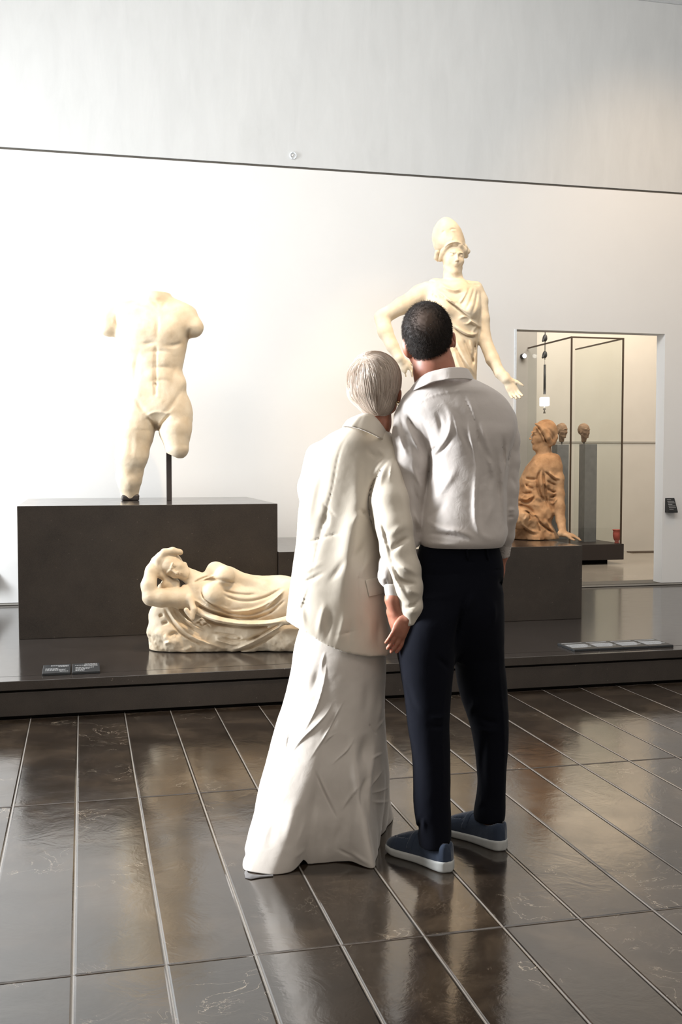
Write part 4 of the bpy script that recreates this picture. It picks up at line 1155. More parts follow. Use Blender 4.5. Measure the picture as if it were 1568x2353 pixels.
def step(p, k):
    n_ = g0; d = flow+n_*.75; d = d/np.linalg.norm(d, axis=1)[:, None]
    return p+d*.0028
sv, sf, sr = strands(st, step, 3, .00042, .00018)
dist = np.linalg.norm(vv-crown, axis=1); tn = np.clip(1.25-dist/.06, 0, 1)*1.0+.05
allv = np.concatenate([vv, sv]); allf = np.concatenate([ff, sf+len(vv)])
hr_o = obj('hair', allv, allf, M['hair_dark'], man); tone(hr_o, np.concatenate([tn, .1+.55*sr*sr]))

# shirt
V = Vol(P(890, 835, 3.4)*np.array([1, 1, 0])+np.array([-.03, -.22, P(900, 1400, 3.4)[2]]), P(1205, 835, 3.6)+np.array([.08, .32, 0]), .0042)
V.column([(866, 990, 1085, 3.51, .07), (880, 962, 1108, 3.52, .085), (895, 942, 1135, 3.52, .10), (915, 924, 1160, 3.53, .115), (940, 918, 1176, 3.53, .125), (970, 940, 1184, 3.53, .13), (1000, 962, 1184, 3.53, .135), (1050, 978, 1174, 3.54, .135),
          (1100, 981, 1165, 3.54, .132), (1150, 976, 1162, 3.54, .135), (1200, 969, 1163, 3.54, .14), (1232, 966, 1166, 3.54, .142), (1250, 968, 1158, 3.54, .135), (1264, 974, 1146, 3.54, .115)], .02, n=2.35, cap=.03)
V.limb([(938, 962, 3.53, 34), (942, 1000, 3.53, 38), (947, 1060, 3.535, 40), (946, 1130, 3.545, 37), (934, 1200, 3.54, 36), (922, 1260, 3.52, 36), (906, 1300, 3.475, 34), (899, 1328, 3.455, 26)], .018)
V.ball(889, 1320, 3.435, 20, 22, .030, 20, .02)
V.limb([(1152, 965, 3.55, 36), (1162, 1010, 3.55, 32), (1164, 1060, 3.55, 30), (1165, 1120, 3.545, 27), (1164, 1180, 3.56, 26), (1162, 1230, 3.59, 20), (1158, 1262, 3.61, 14)], .014)
hm = Relief(870, 830, 1210, 1400, 2)
K = lambda p: crop(880, 680, 3.6765, p)
for pts, wd_, am, kd in [
    ([(225, 960), (300, 905), (400, 850), (480, 820), (640, 797), (740, 790), (900, 798)], 1.3, 3.5, 'e'),
    ([(668, 800), (700, 880), (760, 1000), (795, 1120), (818, 1280), (810, 1420)], 1.6, -5, 'e'), ([(735, 795), (775, 900), (810, 1010)], 1.5, 3.5, 'e'),
    ([(700, 800), (740, 900), (780, 1010), (800, 1100)], 5, 4, 'g'),
    ([(790, 1020), (800, 1150), (820, 1250), (860, 1330)], 4, -8, 'g'), ([(820, 1010), (850, 1150), (890, 1300), (940, 1400)], 5, 7, 'g'),
    ([(480, 860), (560, 960), (580, 1080), (545, 1220), (430, 1370)], 6, 7, 'g'), ([(560, 900), (610, 1020), (625, 1130), (650, 1240)], 5, 6, 'g'),
    ([(590, 1140), (560, 1230), (500, 1310), (400, 1400)], 5, -11, 'g'), ([(640, 1050), (690, 1180), (760, 1320), (800, 1420)], 6, -6, 'g'), ([(440, 950), (500, 1080), (480, 1220)], 6, -6, 'g'),
    ([(700, 1000), (740, 1150), (760, 1290), (790, 1400), (800, 1500)], 4.5, 6, 'g'),
    ([(812, 1350), (800, 1500), (785, 1650), (780, 1800), (790, 1930), (840, 2040), (1000, 2065)], 7, 10, 'g'), ([(835, 1350), (830, 1500), (815, 1700), (825, 1900), (880, 2000)], 7, -6, 'g'),
    ([(860, 1330), (930, 1450), (905, 1570)], 4, 6, 'g'), ([(900, 1400), (910, 1560), (900, 1680)], 5, -6, 'g'),
    ([(985, 1130), (980, 1300), (1005, 1450), (1015, 1650), (1020, 1900), (1040, 2050)], 6, 9, 'g'), ([(950, 1250), (960, 1450), (980, 1700), (985, 1950)], 8, -6, 'g'),
    ([(1060, 1180), (1050, 1330), (1040, 1480), (1035, 1650)], 3.5, 8, 'g'), ([(1020, 1150), (1020, 1300), (1025, 1450)], 3.5, -7, 'g'), ([(940, 1700), (900, 1850), (870, 1950)], 7, 5, 'g'),
    ([(330, 1880), (480, 1965), (660, 1990), (820, 2060)], 6, 9, 'g'), ([(330, 2010), (520, 2010), (700, 2050), (790, 2085)], 4, -9, 'g'), ([(340, 2080), (500, 2100), (680, 2100)], 5, 6, 'g'),
    ([(390, 1310), (430, 1290), (475, 1275)], 3, -9, 'g'), ([(380, 1790), (480, 1670), (590, 1520), (640, 1400)], 8, 6, 'g'), ([(360, 1900), (450, 1830), (560, 1700)], 7, -5, 'g'),
    ([(235, 965), (320, 1040), (370, 1140), (400, 1260), (400, 1400), (392, 1500), (370, 1620), (335, 1780), (328, 1880)], 4.2, -9, 'g'),
    ([(165, 990), (200, 1090), (250, 1190), (320, 1320), (350, 1440)], 4, 9, 'g'), ([(115, 1010), (125, 1130), (160, 1250), (230, 1390)], 4, 8, 'g'), ([(200, 980), (245, 1080), (300, 1170)], 3, -8, 'g'), ([(140, 980), (165, 1100), (210, 1230)], 3, -7, 'g'),
    ([(230, 1400), (300, 1560), (350, 1680)], 5, 8, 'g'), ([(240, 1560), (290, 1700), (310, 1830)], 4, -9, 'g'), ([(250, 1800), (300, 1900), (325, 1990)], 4, 8, 'g'), ([(250, 1880), (290, 1980), (290, 2080)], 4, -9, 'g'),
    ([(1055, 1830), (1090, 1800), (1125, 1820)], 3.5, 7, 'g'), ([(1045, 1880), (1090, 1860), (1120, 1880)], 3, -7, 'g'), ([(1070, 1500), (1120, 1580), (1140, 1680)], 4, -5, 'g'), ([(1050, 1960), (1050, 2080), (1010, 2180)], 4, -6, 'g'),
    ([(1115, 1060), (1115, 1200), (1060, 1400), (1035, 1560), (1035, 1700)], 3.6, -6, 'g')]:
    hm.line(K(pts), wd_, am*mm, kd)
K9 = lambda p: crop(840, 1260, 9.05, p)
for pts, wd_, am in [([(430, 640), (440, 740)], 1.5, -5), ([(480, 660), (470, 755)], 1.2, 5), ([(520, 670), (510, 755)], 1.2, -5), ([(280, 520), (400, 600)], 3, -5)]:
    hm.line(K9(pts), wd_, am*mm)
V.relief(hm, lambda px, py: np.where(px < 978, 3.515, 3.55), .05)
V.rough(.0011, 22, 3)
zc = P(1100, 1262, 3.42)[2]
# hand-tucked hem: higher at the right; sleeves go on below it
V.cut(lambda X, Y, Z: np.where((X*RT[0]+Y*RT[1] > (P(960, 1250, 3.42)@RT)) & (X*RT[0]+Y*RT[1] < (P(1168, 1250, 3.5)@RT)), zc-Z, -1.))
V.shell(.011)
sh = V.part('shirt', M['shirt'], man)
ct = [(1000, 852, 3.435), (1035, 845, 3.43), (1069, 846, 3.46), (1078, 856, 3.54), (1060, 872, 3.63), (1010, 890, 3.66), (958, 896, 3.62), (946, 893, 3.56), (962, 872, 3.48), (982, 858, 3.445)]
cm = [(1003, 860, 3.425), (1038, 854, 3.42), (1074, 856, 3.455), (1084, 866, 3.54), (1064, 884, 3.64), (1010, 902, 3.675), (952, 907, 3.63), (940, 902, 3.56), (955, 882, 3.475), (980, 868, 3.435)]
cb = [(1005, 876, 3.412), (1040, 871, 3.405), (1080, 872, 3.445), (1092, 882, 3.54), (1066, 900, 3.65), (1010, 915, 3.69), (950, 917, 3.64), (938, 912, 3.555), (950, 898, 3.465), (976, 886, 3.42)]
obj('collar', *strip([ct, cm, cb], .0032), M['shirt'], sh)
V = Vol(P(904, 1365, 3.44)-.08, P(904, 1365, 3.44)+.08, .0025)
V.column([(1338, 881, 925, 3.436, .027), (1352, 883, 926, 3.436, .028), (1389, 889, 925, 3.436, .026)], .0, n=2.1, cap=.002); V.shell(.007)
V.cut(lambda X, Y, Z: np.maximum(P(900, 1388.5, 3.436)[2]-Z, Z-P(900, 1340, 3.436)[2])+0*X+0*Y)
V.part('cuff', M['shirt'], sh)
V = Vol(P(1158, 1275, 3.61)-.08, P(1158, 1275, 3.61)+.08, .003)
V.limb([(1161, 1245, 3.60, 16.5), (1157, 1284, 3.615, 13.5)], .0); V.shell(.004)
cpl = P(1157, 1283, 3.615)
V.cut(lambda X, Y, Z: (cpl[2]-Z)+.25*((X-cpl[0])*RT[0]+(Y-cpl[1])*RT[1]))
V.part('cuff', M['shirt'], sh)

# trousers
V = Vol(np.array([P(910, 1400, 3.4)[0]-.04, P(910, 1400, 3.4)[1]-.25, .055]), P(1175, 1240, 3.65)+np.array([.06, .30, .02]), .0048)
V.column([(1246, 966, 1142, 3.545, .118), (1275, 960, 1152, 3.545, .124), (1310, 950, 1157, 3.55, .13), (1350, 940, 1154, 3.55, .138), (1400, 929, 1152, 3.55, .138), (1440, 922, 1151, 3.55, .118), (1480, 918, 1150, 3.55, .085), (1515, 922, 1148, 3.55, .04)], .02, n=2.3, cap=.02)
V.column([(1370, 940, 1056, 3.525, .10), (1420, 924, 1054, 3.515, .128), (1480, 914, 1049, 3.50, .118), (1540, 920, 1042, 3.488, .104), (1600, 929, 1036, 3.475, .088), (1665, 937, 1033, 3.465, .08), (1733, 947, 1035, 3.46, .075), (1790, 950, 1035, 3.455, .07), (1850, 951, 1036, 3.45, .065),
          (1900, 958, 1037, 3.445, .062), (1945, 964, 1037, 3.44, .060)], .04, n=2.3, cap=.004)
V.column([(1370, 1050, 1146, 3.58, .10), (1420, 1044, 1151, 3.59, .128), (1480, 1042, 1154, 3.605, .118), (1546, 1048, 1162, 3.622, .104), (1597, 1058, 1166, 3.635, .088), (1658, 1078, 1168, 3.645, .08), (1716, 1091, 1167, 3.65, .072), (1784, 1098, 1162, 3.65, .066),
          (1820, 1097, 1162, 3.65, .062), (1866, 1090, 1161, 3.65, .06), (1888, 1091, 1158, 3.65, .058)], .04, n=2.3, cap=.004)
hm = Relief(900, 1240, 1180, 1945, 2)
K = lambda p: crop(860, 1240, 2.941, p)
for pts, wd_, am, kd in [
    ([(470, 780), (500, 900), (470, 1100), (460, 1300), (465, 1600), (465, 2000)], 3, 6, 'c'), ([(800, 560), (840, 700), (850, 950), (880, 1250), (880, 1600), (870, 1850)], 3, 6, 'c'),
    ([(640, 330), (600, 470), (560, 620), (540, 780)], 5, -16, 'g'), ([(320, 232), (450, 238), (610, 232)], 1.2, -4, 'g'), ([(790, 215), (865, 195)], 1.2, -4, 'g'),
    ([(310, 150), (500, 160), (700, 150), (860, 110)], 1.2, -2.5, 'g'),
    ([(700, 330), (640, 430), (580, 560)], 8, 9, 'g'), ([(400, 780), (470, 830), (520, 900)], 5, -7, 'g'), ([(620, 740), (570, 800), (550, 850)], 5, -8, 'g'),
    ([(640, 1050), (690, 1090), (650, 1160), (640, 1220)], 5, 9, 'g'), ([(700, 1180), (760, 1230), (860, 1240)], 5, -8, 'g'), ([(650, 1240), (740, 1300), (870, 1290)], 5, 7, 'g'), ([(370, 1190), (440, 1210), (500, 1180)], 5, 6, 'g'), ([(340, 1250), (430, 1270), (500, 1250)], 5, -6, 'g'),
    ([(770, 1230), (740, 1400), (730, 1550), (760, 1750)], 7, -9, 'g'), ([(700, 1700), (740, 1750), (700, 1830)], 4, 8, 'g'), ([(330, 1850), (300, 1950), (310, 2010)], 4, -12, 'g'), ([(290, 1830), (330, 1900), (345, 2000)], 4, 7, 'g'),
    ([(200, 900), (260, 1100), (320, 1200)], 6, -6, 'g'), ([(860, 250), (850, 300), (870, 330)], 4, -10, 'g'), ([(800, 380), (820, 500), (800, 600)], 5, 7, 'g')]:
    hm.line(K(pts), wd_, am*mm, kd)
V.relief(hm, lambda px, py: 3.55+np.clip((py-1400)/140, 0, 1)*np.where(px < 1045, -.08, .09), .06)
V.rough(.0010, 18, 3)
V.shell(.013)
uL = (P(1043, 1500, 3.5)@RT)
V.cut(lambda X, Y, Z: np.where(X*RT[0]+Y*RT[1] < uL, .067-Z, .080-Z))
V.cut(lambda X, Y, Z: Z-P(1060, 1246, 3.545)[2]+0*X+0*Y)
trs = V.part('trousers', M['navy'], man)
for px, dd in ((1072, 3.424), (1118, 3.44)):
    obj('belt_loop', *tube([P(px, 1249, dd), P(px+1, 1256, dd-.004), P(px+3, 1278, dd-.007), P(px+4, 1287, dd-.001)], .0042, 8), M['navy'], trs)


# shoes: suede loafers with thick pale soles
def shoe(heel, name_label):
    L = .280
    tt = np.array([0, .015, .04, .09, .18, .32, .48, .62, .74, .84, .92, .965, .99, 1.]); ww = np.array([0, .017, .026, .033, .0365, .037, .039, .0445, .0475, .0455, .037, .027, .015, 0])
    fine = np.linspace(0, 1, 200); wf = np.interp(fine, tt, ww); ker = np.ones(7)/7; wf = np.convolve(np.pad(wf, 3, mode='edge'), ker, 'valid')
    def uvz(X, Y, Z):
        x = (X-heel[0])*fdir[0]+(Y-heel[1])*fdir[1]; y = (X-heel[0])*fsd[0]+(Y-heel[1])*fsd[1]
        return x, y, Z+0*x
    bend = lambda x: .010*np.sin(np.clip(x/L, 0, 1)*math.pi)-.010*(np.clip(x/L-.6, 0, 1))      # slight inward curve
    def inside2(x, y, grow=0.):
        w_ = np.interp(x/L, fine, wf)+grow; y2 = np.abs(y-bend(x)); d = y2-w_
        return np.maximum(d, np.maximum(-x-grow, x-L-grow))
    lo_ = np.minimum(heel, heel+fdir*L)-.07; hi_ = np.maximum(heel, heel+fdir*L)+.07; lo_[2] = 0; hi_[2] = .125
    V = Vol(lo_, hi_, .0032)
    def sole(X, Y, Z):
        x, y, z = uvz(X, Y, Z); top = np.interp(x/L, [0, .1, .3, .55, .8, 1], [.038, .036, .031, .027, .026, .030]); bot = np.interp(x/L, [0, .8, 1], [0, .0, .008])
        a = inside2(x, y, .003); b = np.maximum(z-top, bot-z)
        return np.maximum(a, b)+np.maximum(0, .004-np.sqrt(np.maximum(-a, 0)**2+np.maximum(-b, 0)**2+1e-9))*.6
    V._put(sole, lo_, hi_, 0, '+'); V.smooth(1)
    so_v = V.mesh(1)
    V = Vol(lo_, hi_, .0032)
    xs = [0, .02, .06, .12, .22, .33, .45, .55, .66, .78, .88, .95, 1.]
    hh = [.066, .092, .098, .092, .084, .088, .098, .096, .085, .071, .058, .047, .030]
    def upper(X, Y, Z):
        x, y, z = uvz(X, Y, Z); w_ = np.maximum(np.interp(x/L, fine, wf)*.97, .002); H = np.interp(x/L, xs, hh)
        z0 = .022; ez = np.interp(x, [0, .11, .16, .22], [7, 7, 2.6, 2.2]); q = (np.abs((y-bend(x))/w_)**2.8+np.abs(np.maximum(z-z0, 0)/np.maximum(H-z0, .004))**ez)**(1/2.6)
        rho = np.sqrt((y-bend(x))**2+np.maximum(z-z0, 0)**2)+1e-6
        return np.maximum(np.maximum(rho*(1-1/np.maximum(q, 1e-3)), z0-z), np.maximum(-x, x-L))
    V._put(upper, lo_, hi_, 0, '+'); V.smooth(2)
    def hole(X, Y, Z):
        x, y, z = uvz(X, Y, Z)
        return np.maximum(np.sqrt(((x-.074)/.064)**2+((y-bend(x))/.027)**2)-1, (.045-z)*20)*.03
    V._put(hole, lo_, hi_, .002, '-')
    def apron(X, Y, Z):                                   # raised toe apron and collar seam
        x, y, z = uvz(X, Y, Z); e = np.sqrt(((x-.175)/.072)**2+((y-bend(x))/.030)**2)
        return np.abs(e-1)*.03-.0012+np.where((x > .165) & (z > .035), 0, 1)
    V._put(apron, lo_, hi_, .003, '-')
    def strap(X, Y, Z):
        x, y, z = uvz(X, Y, Z); return np.maximum(np.abs(x-.155-.1*(.085-z))-.011, np.abs(V_sample-.0)-.0018) if False else np.full(np.broadcast(X, Y, Z).shape, 1.)
    V.rough(.0004, 200, 2)
    up_v = V.mesh(1)
    # strap over the instep: a separate raised band
    V2 = Vol(lo_, hi_, .0032)
    V2.D = V.D-.0022
    x, y, z = uvz(V2.ax[0][:, None, None], V2.ax[1][None, :, None], V2.ax[2][None, None, :])
    V2.D = np.maximum(V2.D, np.maximum(np.abs(x-.148-.25*(.085-z))-.012, .040-z)).astype(np.float32)
    st_v = V2.mesh(1)
    o = obj('shoe', *up_v, M['suede'], man); o['label'] = name_label
    obj('sole', *so_v, M['sole'], o); obj('strap', *st_v, M['suede'], o)


shoe(hl, 'left navy suede loafer'); shoe(hr, 'right navy suede loafer')

# ---------------------------------------------------------------- woman
WB = G(770, 1945); WB = (WB[0], WB[1], 0)
lo = P(650, 800, 3.45)-np.array([.02, .25, 0]); hi = P(985, 800, 3.7)+np.array([.06, .35, .03]); lo[2] = 0
V = Vol(lo, hi, .0042)
V.column([(1010, 805, 880, 3.61, .045), (1030, 765, 885, 3.62, .06), (1065, 740, 885, 3.63, .075), (1130, 725, 870, 3.63, .08), (1220, 718, 862, 3.62, .08), (1300, 705, 868, 3.62, .09), (1400, 695, 870, 3.61, .10), (1480, 700, 865, 3.61, .09)], .03, cap=.04)
V.limb([(745, 1460, 3.6, 50), (745, 1700, 3.60, 38), (752, 1880, 3.62, 22), (754, 1925, 3.62, 20)], .03); V.limb([(822, 1460, 3.62, 50), (820, 1700, 3.64, 38), (826, 1870, 3.66, 22), (828, 1905, 3.66, 20)], .03)
for px, py, dd in ((754, 1933, 3.62), (828, 1912, 3.66)):
    a = P(px, py, dd); a[2] = .035; V.cone(a, a+FH*.10, .028, .026, .02); V.cone(a+FH*.10-ZZ*.006, a+FH*.19-ZZ*.012, .026, .018, .02)
V.limb([(888, 1062, 3.56, 20), (893, 1140, 3.51, 20), (910, 1230, 3.475, 17), (936, 1330, 3.445, 13), (945, 1395, 3.435, 10), (946, 1410, 3.43, 9.5)], .02)
HANDS = lambda V: hand(V, P(945, 1410, 3.425), -RT*.47-ZZ*.86-FH*.03, FH*.9-RT*.3, RT*.8-ZZ*.3, .158, (4, 9, 8), 0, 12, .0145)
V.limb([(745, 1060, 3.63, 22), (730, 1160, 3.70, 22), (770, 1250, 3.78, 18), (815, 1285, 3.80, 13)], .03)
hand(V, P(815, 1285, 3.80), RT*.9-ZZ*.3, -FH, ZZ, .155, (20, 25, 20), 3, 30)
V.limb([(850, 1015, 3.60, 34), (866, 975, 3.585, 29), (872, 940, 3.575, 28)], .03)
wS = .204; wc = P(866, 889, 3.58); wf_ = FH+RT*.42+ZZ*.05; wu = ZZ-RT*.02
head(V, wc, wS, wf_, wu, False)
V.ball(917, 909, 3.57, 6.5, 17, .018, 6, .005); V.ball(916, 923, 3.565, 4.5, 6, .010, 0, .004); V.limb([(903, 905, 3.60, 14), (900, 935, 3.61, 12)], .02); V.smooth(1); HANDS(V)
wom = V.part('person', M['skin'], None, 1, WB)
tag(wom, 'woman with short platinum hair in cream jacket and long ivory skirt, back turned', 'person', 'the couple')

f_, r_, u_ = frame(wf_, wu); Lw = lambda x, y, z: wc+wS*(x*r_+y*f_+z*u_); AX = (r_, f_, u_)
V = Vol(wc-np.array([.16, .16, .15]), wc+np.array([.16, .16, .15]), .0036)
V.ball(860, 871, 3.575, 62, 62.5, .114, 0, .01)
V.ball(858, 905, 3.57, 55, 34, .092, 0, .03)
V.ball(866, 930, 3.56, 37, 30, .070, 8, .025)
V.ell(Lw(0, .48, -.18), [.5*wS, .36*wS, .42*wS], AX, .02, '-')
V.ball(928, 914, 3.56, 17, 24, .06, 0, .006, '-')
V.cut(lambda X, Y, Z: P(866, 953, 3.5)[2]-Z+0*X+0*Y)
Vb = V.D.copy()
vv, ff = V.mesh(2)
who = P(834, 822, 3.50)
# comb grooves radiating from the whorl
rel = vv-who; n_ = V.grad(vv); t1 = rel-n_*(rel*n_).sum(1)[:, None]
ang = np.arctan2(vv@ZZ-who[2], (vv-who)@RT); an2 = np.arctan2((vv-who)@FH, (vv-who)@RT)
gro = .0011*np.sin(ang*46+3*np.sin(ang*7))+.0009*np.sin(ang*83+1.)+.0008*np.sin(an2*60)
vv = vv+n_*gro[:, None]
N = 5200
pick = RNG.integers(0, len(vv), N); st = vv[pick]+RNG.normal(0, .002, (N, 3))
nape = P(868, 948, 3.50)
lift = RNG.uniform(.0004, .0030, N)
clump = np.sin(st@np.array([210., 130, 90]))*.25
def stepw(p, k):
    n_ = V.grad(p); a = p-who; da = np.linalg.norm(a, axis=1)[:, None]+1e-6
    b = nape-p; b = b/(np.linalg.norm(b, axis=1)[:, None]+1e-6)
    w1 = np.clip(1.3-da/.12, .15, 1); d = a/da*w1-ZZ*.9+b*.45*np.clip((da-.07)/.08, 0, 1)
    d = d-n_*(d*n_).sum(1)[:, None]; d /= np.linalg.norm(d, axis=1)[:, None]+1e-9
    q = p+d*.0052; n2 = V.grad(q); return q-n2*(V.sample(q)-lift)[:, None]
st = st-V.grad(st)*(V.sample(st)-lift)[:, None]
sv, sf, sr = strands(st, stepw, 11, .00055, .0003)
allv = np.concatenate([vv, sv]); allf = np.concatenate([ff, sf+len(vv)])
hw = obj('hair', allv, allf, M['hair_blond'], wom)
tone(hw, np.concatenate([np.clip(.5+gro*100, 0, 1), np.clip(sr*.8+.2, 0, 1)]))
ec = P(915.5, 927, 3.535)
th = np.linspace(0, 2*np.pi, 25)
obj('earring', *tube([ec+.0055*(math.cos(a)*RT+math.sin(a)*ZZ) for a in th], .0016, 8, False), M['gold'], wom)

# jacket
V = Vol(np.array([P(650, 1400, 3.45)[0]-.03, P(800, 1400, 3.45)[1]-.22, P(800, 1525, 3.5)[2]]), P(985, 975, 3.62)+np.array([.04, .38, .0]), .0046)
V.column([(974, 806, 870, 3.60, .06), (984, 785, 885, 3.60, .085), (998, 757, 902, 3.61, .105), (1014, 737, 914, 3.615, .118), (1036, 719, 920, 3.62, .126), (1072, 704, 915, 3.62, .13), (1128, 693, 902, 3.62, .134), (1178, 686, 893, 3.62, .134), (1244, 681, 887, 3.62, .134),
          (1300, 673, 886, 3.62, .138), (1344, 667, 888, 3.62, .142), (1393, 661, 893, 3.62, .147), (1440, 656, 900, 3.62, .152), (1500, 653, 914, 3.62, .158), (1535, 652, 918, 3.62, .16)], .02, n=2.25, cap=.012)
V.limb([(890, 1048, 3.56, 33), (890, 1090, 3.53, 38), (897, 1150, 3.50, 43), (905, 1210, 3.475, 43), (914, 1262, 3.46, 40), (929, 1310, 3.445, 38), (938, 1350, 3.435, 34), (946, 1395, 3.43, 26), (946, 1442, 3.43, 13)], .012)
V.limb([(735, 1050, 3.63, 34), (718, 1120, 3.67, 32), (722, 1180, 3.72, 30), (770, 1250, 3.78, 24), (810, 1282, 3.80, 19)], .02)
hm = Relief(640, 940, 990, 1540, 2)
K = lambda p: crop(640, 780, 3.0167, p)
for pts, wd_, am, kd in [
    ([(530, 615), (440, 720), (400, 880), (380, 1020), (320, 1240), (270, 1450), (215, 1680)], 1.1, -3.5, 'c'), ([(215, 1675), (150, 1860), (85, 2010)], 4.5, 7, 'e'), ([(170, 1700), (110, 1850), (70, 1990)], 9, -5, 'g'),
    ([(660, 1330), (620, 1450), (575, 1600), (552, 1700), (568, 1900), (574, 2190)], 1.4, -3, 'c'),
    ([(835, 765), (740, 850), (665, 970), (630, 1080), (628, 1180), (655, 1290), (700, 1420), (730, 1520)], 3.4, -15, 'g'),
    ([(690, 1130), (705, 1230), (745, 1370), (795, 1560), (845, 1680), (900, 1790), (975, 1860)], 1.8, -4, 'c'),
    ([(600, 760), (590, 950), (560, 1150), (500, 1400), (460, 1700), (420, 2000)], 26, 24, 'g'), ([(600, 800), (590, 1000), (560, 1150)], 10, -5, 'g'), ([(380, 1050), (300, 1300), (230, 1550)], 9, -5, 'g'), ([(250, 900), (200, 1200), (160, 1500)], 14, 6, 'g'),
    ([(340, 800), (300, 1000), (240, 1250)], 12, -5, 'g'), ([(545, 1180), (590, 1190), (640, 1240)], 4, -10, 'g'), ([(500, 1300), (560, 1220), (600, 1170)], 7, 5, 'g'), ([(480, 1560), (560, 1480), (640, 1350)], 8, -6, 'g'), ([(500, 1700), (600, 1580), (680, 1450)], 8, 5, 'g'),
    ([(165, 1425), (300, 1375), (440, 1340)], 2, -3, 'g'), ([(110, 1705), (215, 1672), (340, 1600)], 3.5, -6, 'g'), ([(110, 1650), (200, 1600), (320, 1540)], 5, 4, 'g'), ([(360, 2060), (480, 2035), (575, 2010)], 2.5, -3, 'g'),
    ([(190, 2020), (160, 1900), (150, 1800)], 7, 6, 'g'), ([(270, 2080), (290, 1960), (330, 1800)], 6, 6, 'g'), ([(330, 2110), (350, 1980), (370, 1850)], 5, -6, 'g'), ([(400, 2150), (440, 2000), (470, 1850)], 6, 5, 'g'), ([(500, 2160), (490, 2050), (520, 1900)], 5, -4, 'g'),
    ([(620, 1850), (640, 1980), (630, 2150)], 9, 5, 'g'), ([(700, 1900), (690, 2050), (700, 2180)], 7, -6, 'g'),
    ([(330, 1700), (420, 1600), (480, 1480)], 7, -5, 'g'), ([(350, 1180), (330, 1260), (340, 1320)], 5, -5, 'g'), ([(300, 1130), (360, 1190), (400, 1230)], 2, -3, 'g'),
    ([(800, 830), (780, 910), (770, 1000)], 3, 6, 'g'), ([(740, 870), (710, 960), (690, 1060)], 6, 5, 'g'), ([(690, 740), (720, 790), (760, 810)], 5, 5, 'g'), ([(610, 750), (650, 800), (700, 830)], 5, -4, 'g'),
    ([(760, 1490), (850, 1400), (930, 1365)], 6, -13, 'g'), ([(740, 1400), (830, 1310), (930, 1260)], 8, 6, 'g'), ([(770, 1560), (880, 1580), (985, 1640)], 6, 11, 'g'), ([(800, 1650), (900, 1690), (980, 1705)], 5, -13, 'g'), ([(860, 1730), (930, 1750), (1000, 1770)], 6, 8, 'g'),
    ([(700, 1430), (770, 1580), (850, 1740), (960, 1850)], 6, 9, 'g'), ([(850, 1850), (920, 1862), (1000, 1790)], 3, -9, 'g'), ([(870, 1880), (930, 1900), (990, 1860)], 5, 5, 'g'), ([(690, 1220), (720, 1370), (770, 1520)], 4, 7, 'g'), ([(830, 1000), (880, 1150), (900, 1280)], 9, 5, 'g')]:
    hm.line(K(pts), wd_, am*mm, kd)
V.relief(hm, lambda px, py: np.where((px > 862+np.clip(py-1200, 0, 300)*.22) & (py > 1050), 3.46+np.clip(1150-py, 0, 100)*.001, 3.60), .06)
V.rough(.0009, 16, 3)
V.shell(.012)
hx = np.array([640, 656, 668, 706, 749, 789, 839, 890, 915, 935]); hy = np.array([1436, 1438, 1440, 1455, 1480, 1496, 1507, 1511, 1504, 1500])
hu = np.array([P(a, b, 3.5)@RT for a, b in zip(hx, hy)]); hz = np.array([P(a, b, 3.49)[2] for a, b in zip(hx, hy)])
ul_ = P(926, 1436, 3.43)@RT
V.cut(lambda X, Y, Z: np.interp((X*RT[0]+Y*RT[1]).ravel(), hu, hz).reshape(np.broadcast(X, Y).shape)-Z)
e0 = P(940, 1438, 3.43); V.cut(lambda X, Y, Z: np.where((X*RT[0]+Y*RT[1] > ul_) & (Y < e0[1]+.12), (e0[2]-Z)+.35*((X-e0[0])*RT[0]+(Y-e0[1])*RT[1]), -1))
jk = V.part('jacket', M['jacket'], wom)
jt = [(815, 958, 3.505), (836, 951, 3.49), (856, 955, 3.50), (873, 971, 3.53), (888, 998, 3.60), (880, 1005, 3.70), (850, 995, 3.74), (815, 975, 3.70), (802, 966, 3.60)]
jm = [(812, 962, 3.49), (836, 956, 3.475), (858, 961, 3.485), (877, 977, 3.52), (893, 1003, 3.60), (884, 1012, 3.71), (850, 1003, 3.755), (812, 983, 3.71), (798, 968, 3.60)]
jb = [(800, 979, 3.468), (822, 984, 3.45), (846, 993, 3.455), (870, 1005, 3.495), (898, 1022, 3.59), (888, 1030, 3.74), (850, 1020, 3.79), (803, 1000, 3.74), (788, 982, 3.60)]
obj('collar', *strip([jt, jm, jb], .0045), M['jacket'], jk)
# pocket flap on the right side
rows_, cols_ = 6, 6; gp = []
fa = [(839, 1333), (883, 1322), (887, 1361), (847, 1372)]
A_ = [P(a, b, V.hit(a, b)) for a, b in fa]; F_ = []; nrm = np.cross(A_[1]-A_[0], A_[3]-A_[0]); nrm /= np.linalg.norm(nrm)
if nrm@FW > 0: nrm = -nrm
for sgn in (0, 1):
    for i in range(rows_):
        for j in range(cols_):
            a, b = i/(rows_-1), j/(cols_-1); xa = (fa[0][0]*(1-b)+fa[1][0]*b)*(1-a)+(fa[3][0]*(1-b)+fa[2][0]*b)*a; ya = (fa[0][1]*(1-b)+fa[1][1]*b)*(1-a)+(fa[3][1]*(1-b)+fa[2][1]*b)*a
            gp.append(P(xa, ya, V.hit(xa, ya))+nrm*(-.001+.0045*sgn+.002*a))
n2 = rows_*cols_
for i in range(rows_-1):
    for j in range(cols_-1):
        q = [i*cols_+j, i*cols_+j+1, (i+1)*cols_+j+1, (i+1)*cols_+j]; F_ += [q[::-1], [k+n2 for k in q]]
ring_ = [j for j in range(cols_)]+[i*cols_+cols_-1 for i in range(1, rows_)]+[(rows_-1)*cols_+j for j in range(cols_-2, -1, -1)]+[i*cols_ for i in range(rows_-2, 0, -1)]
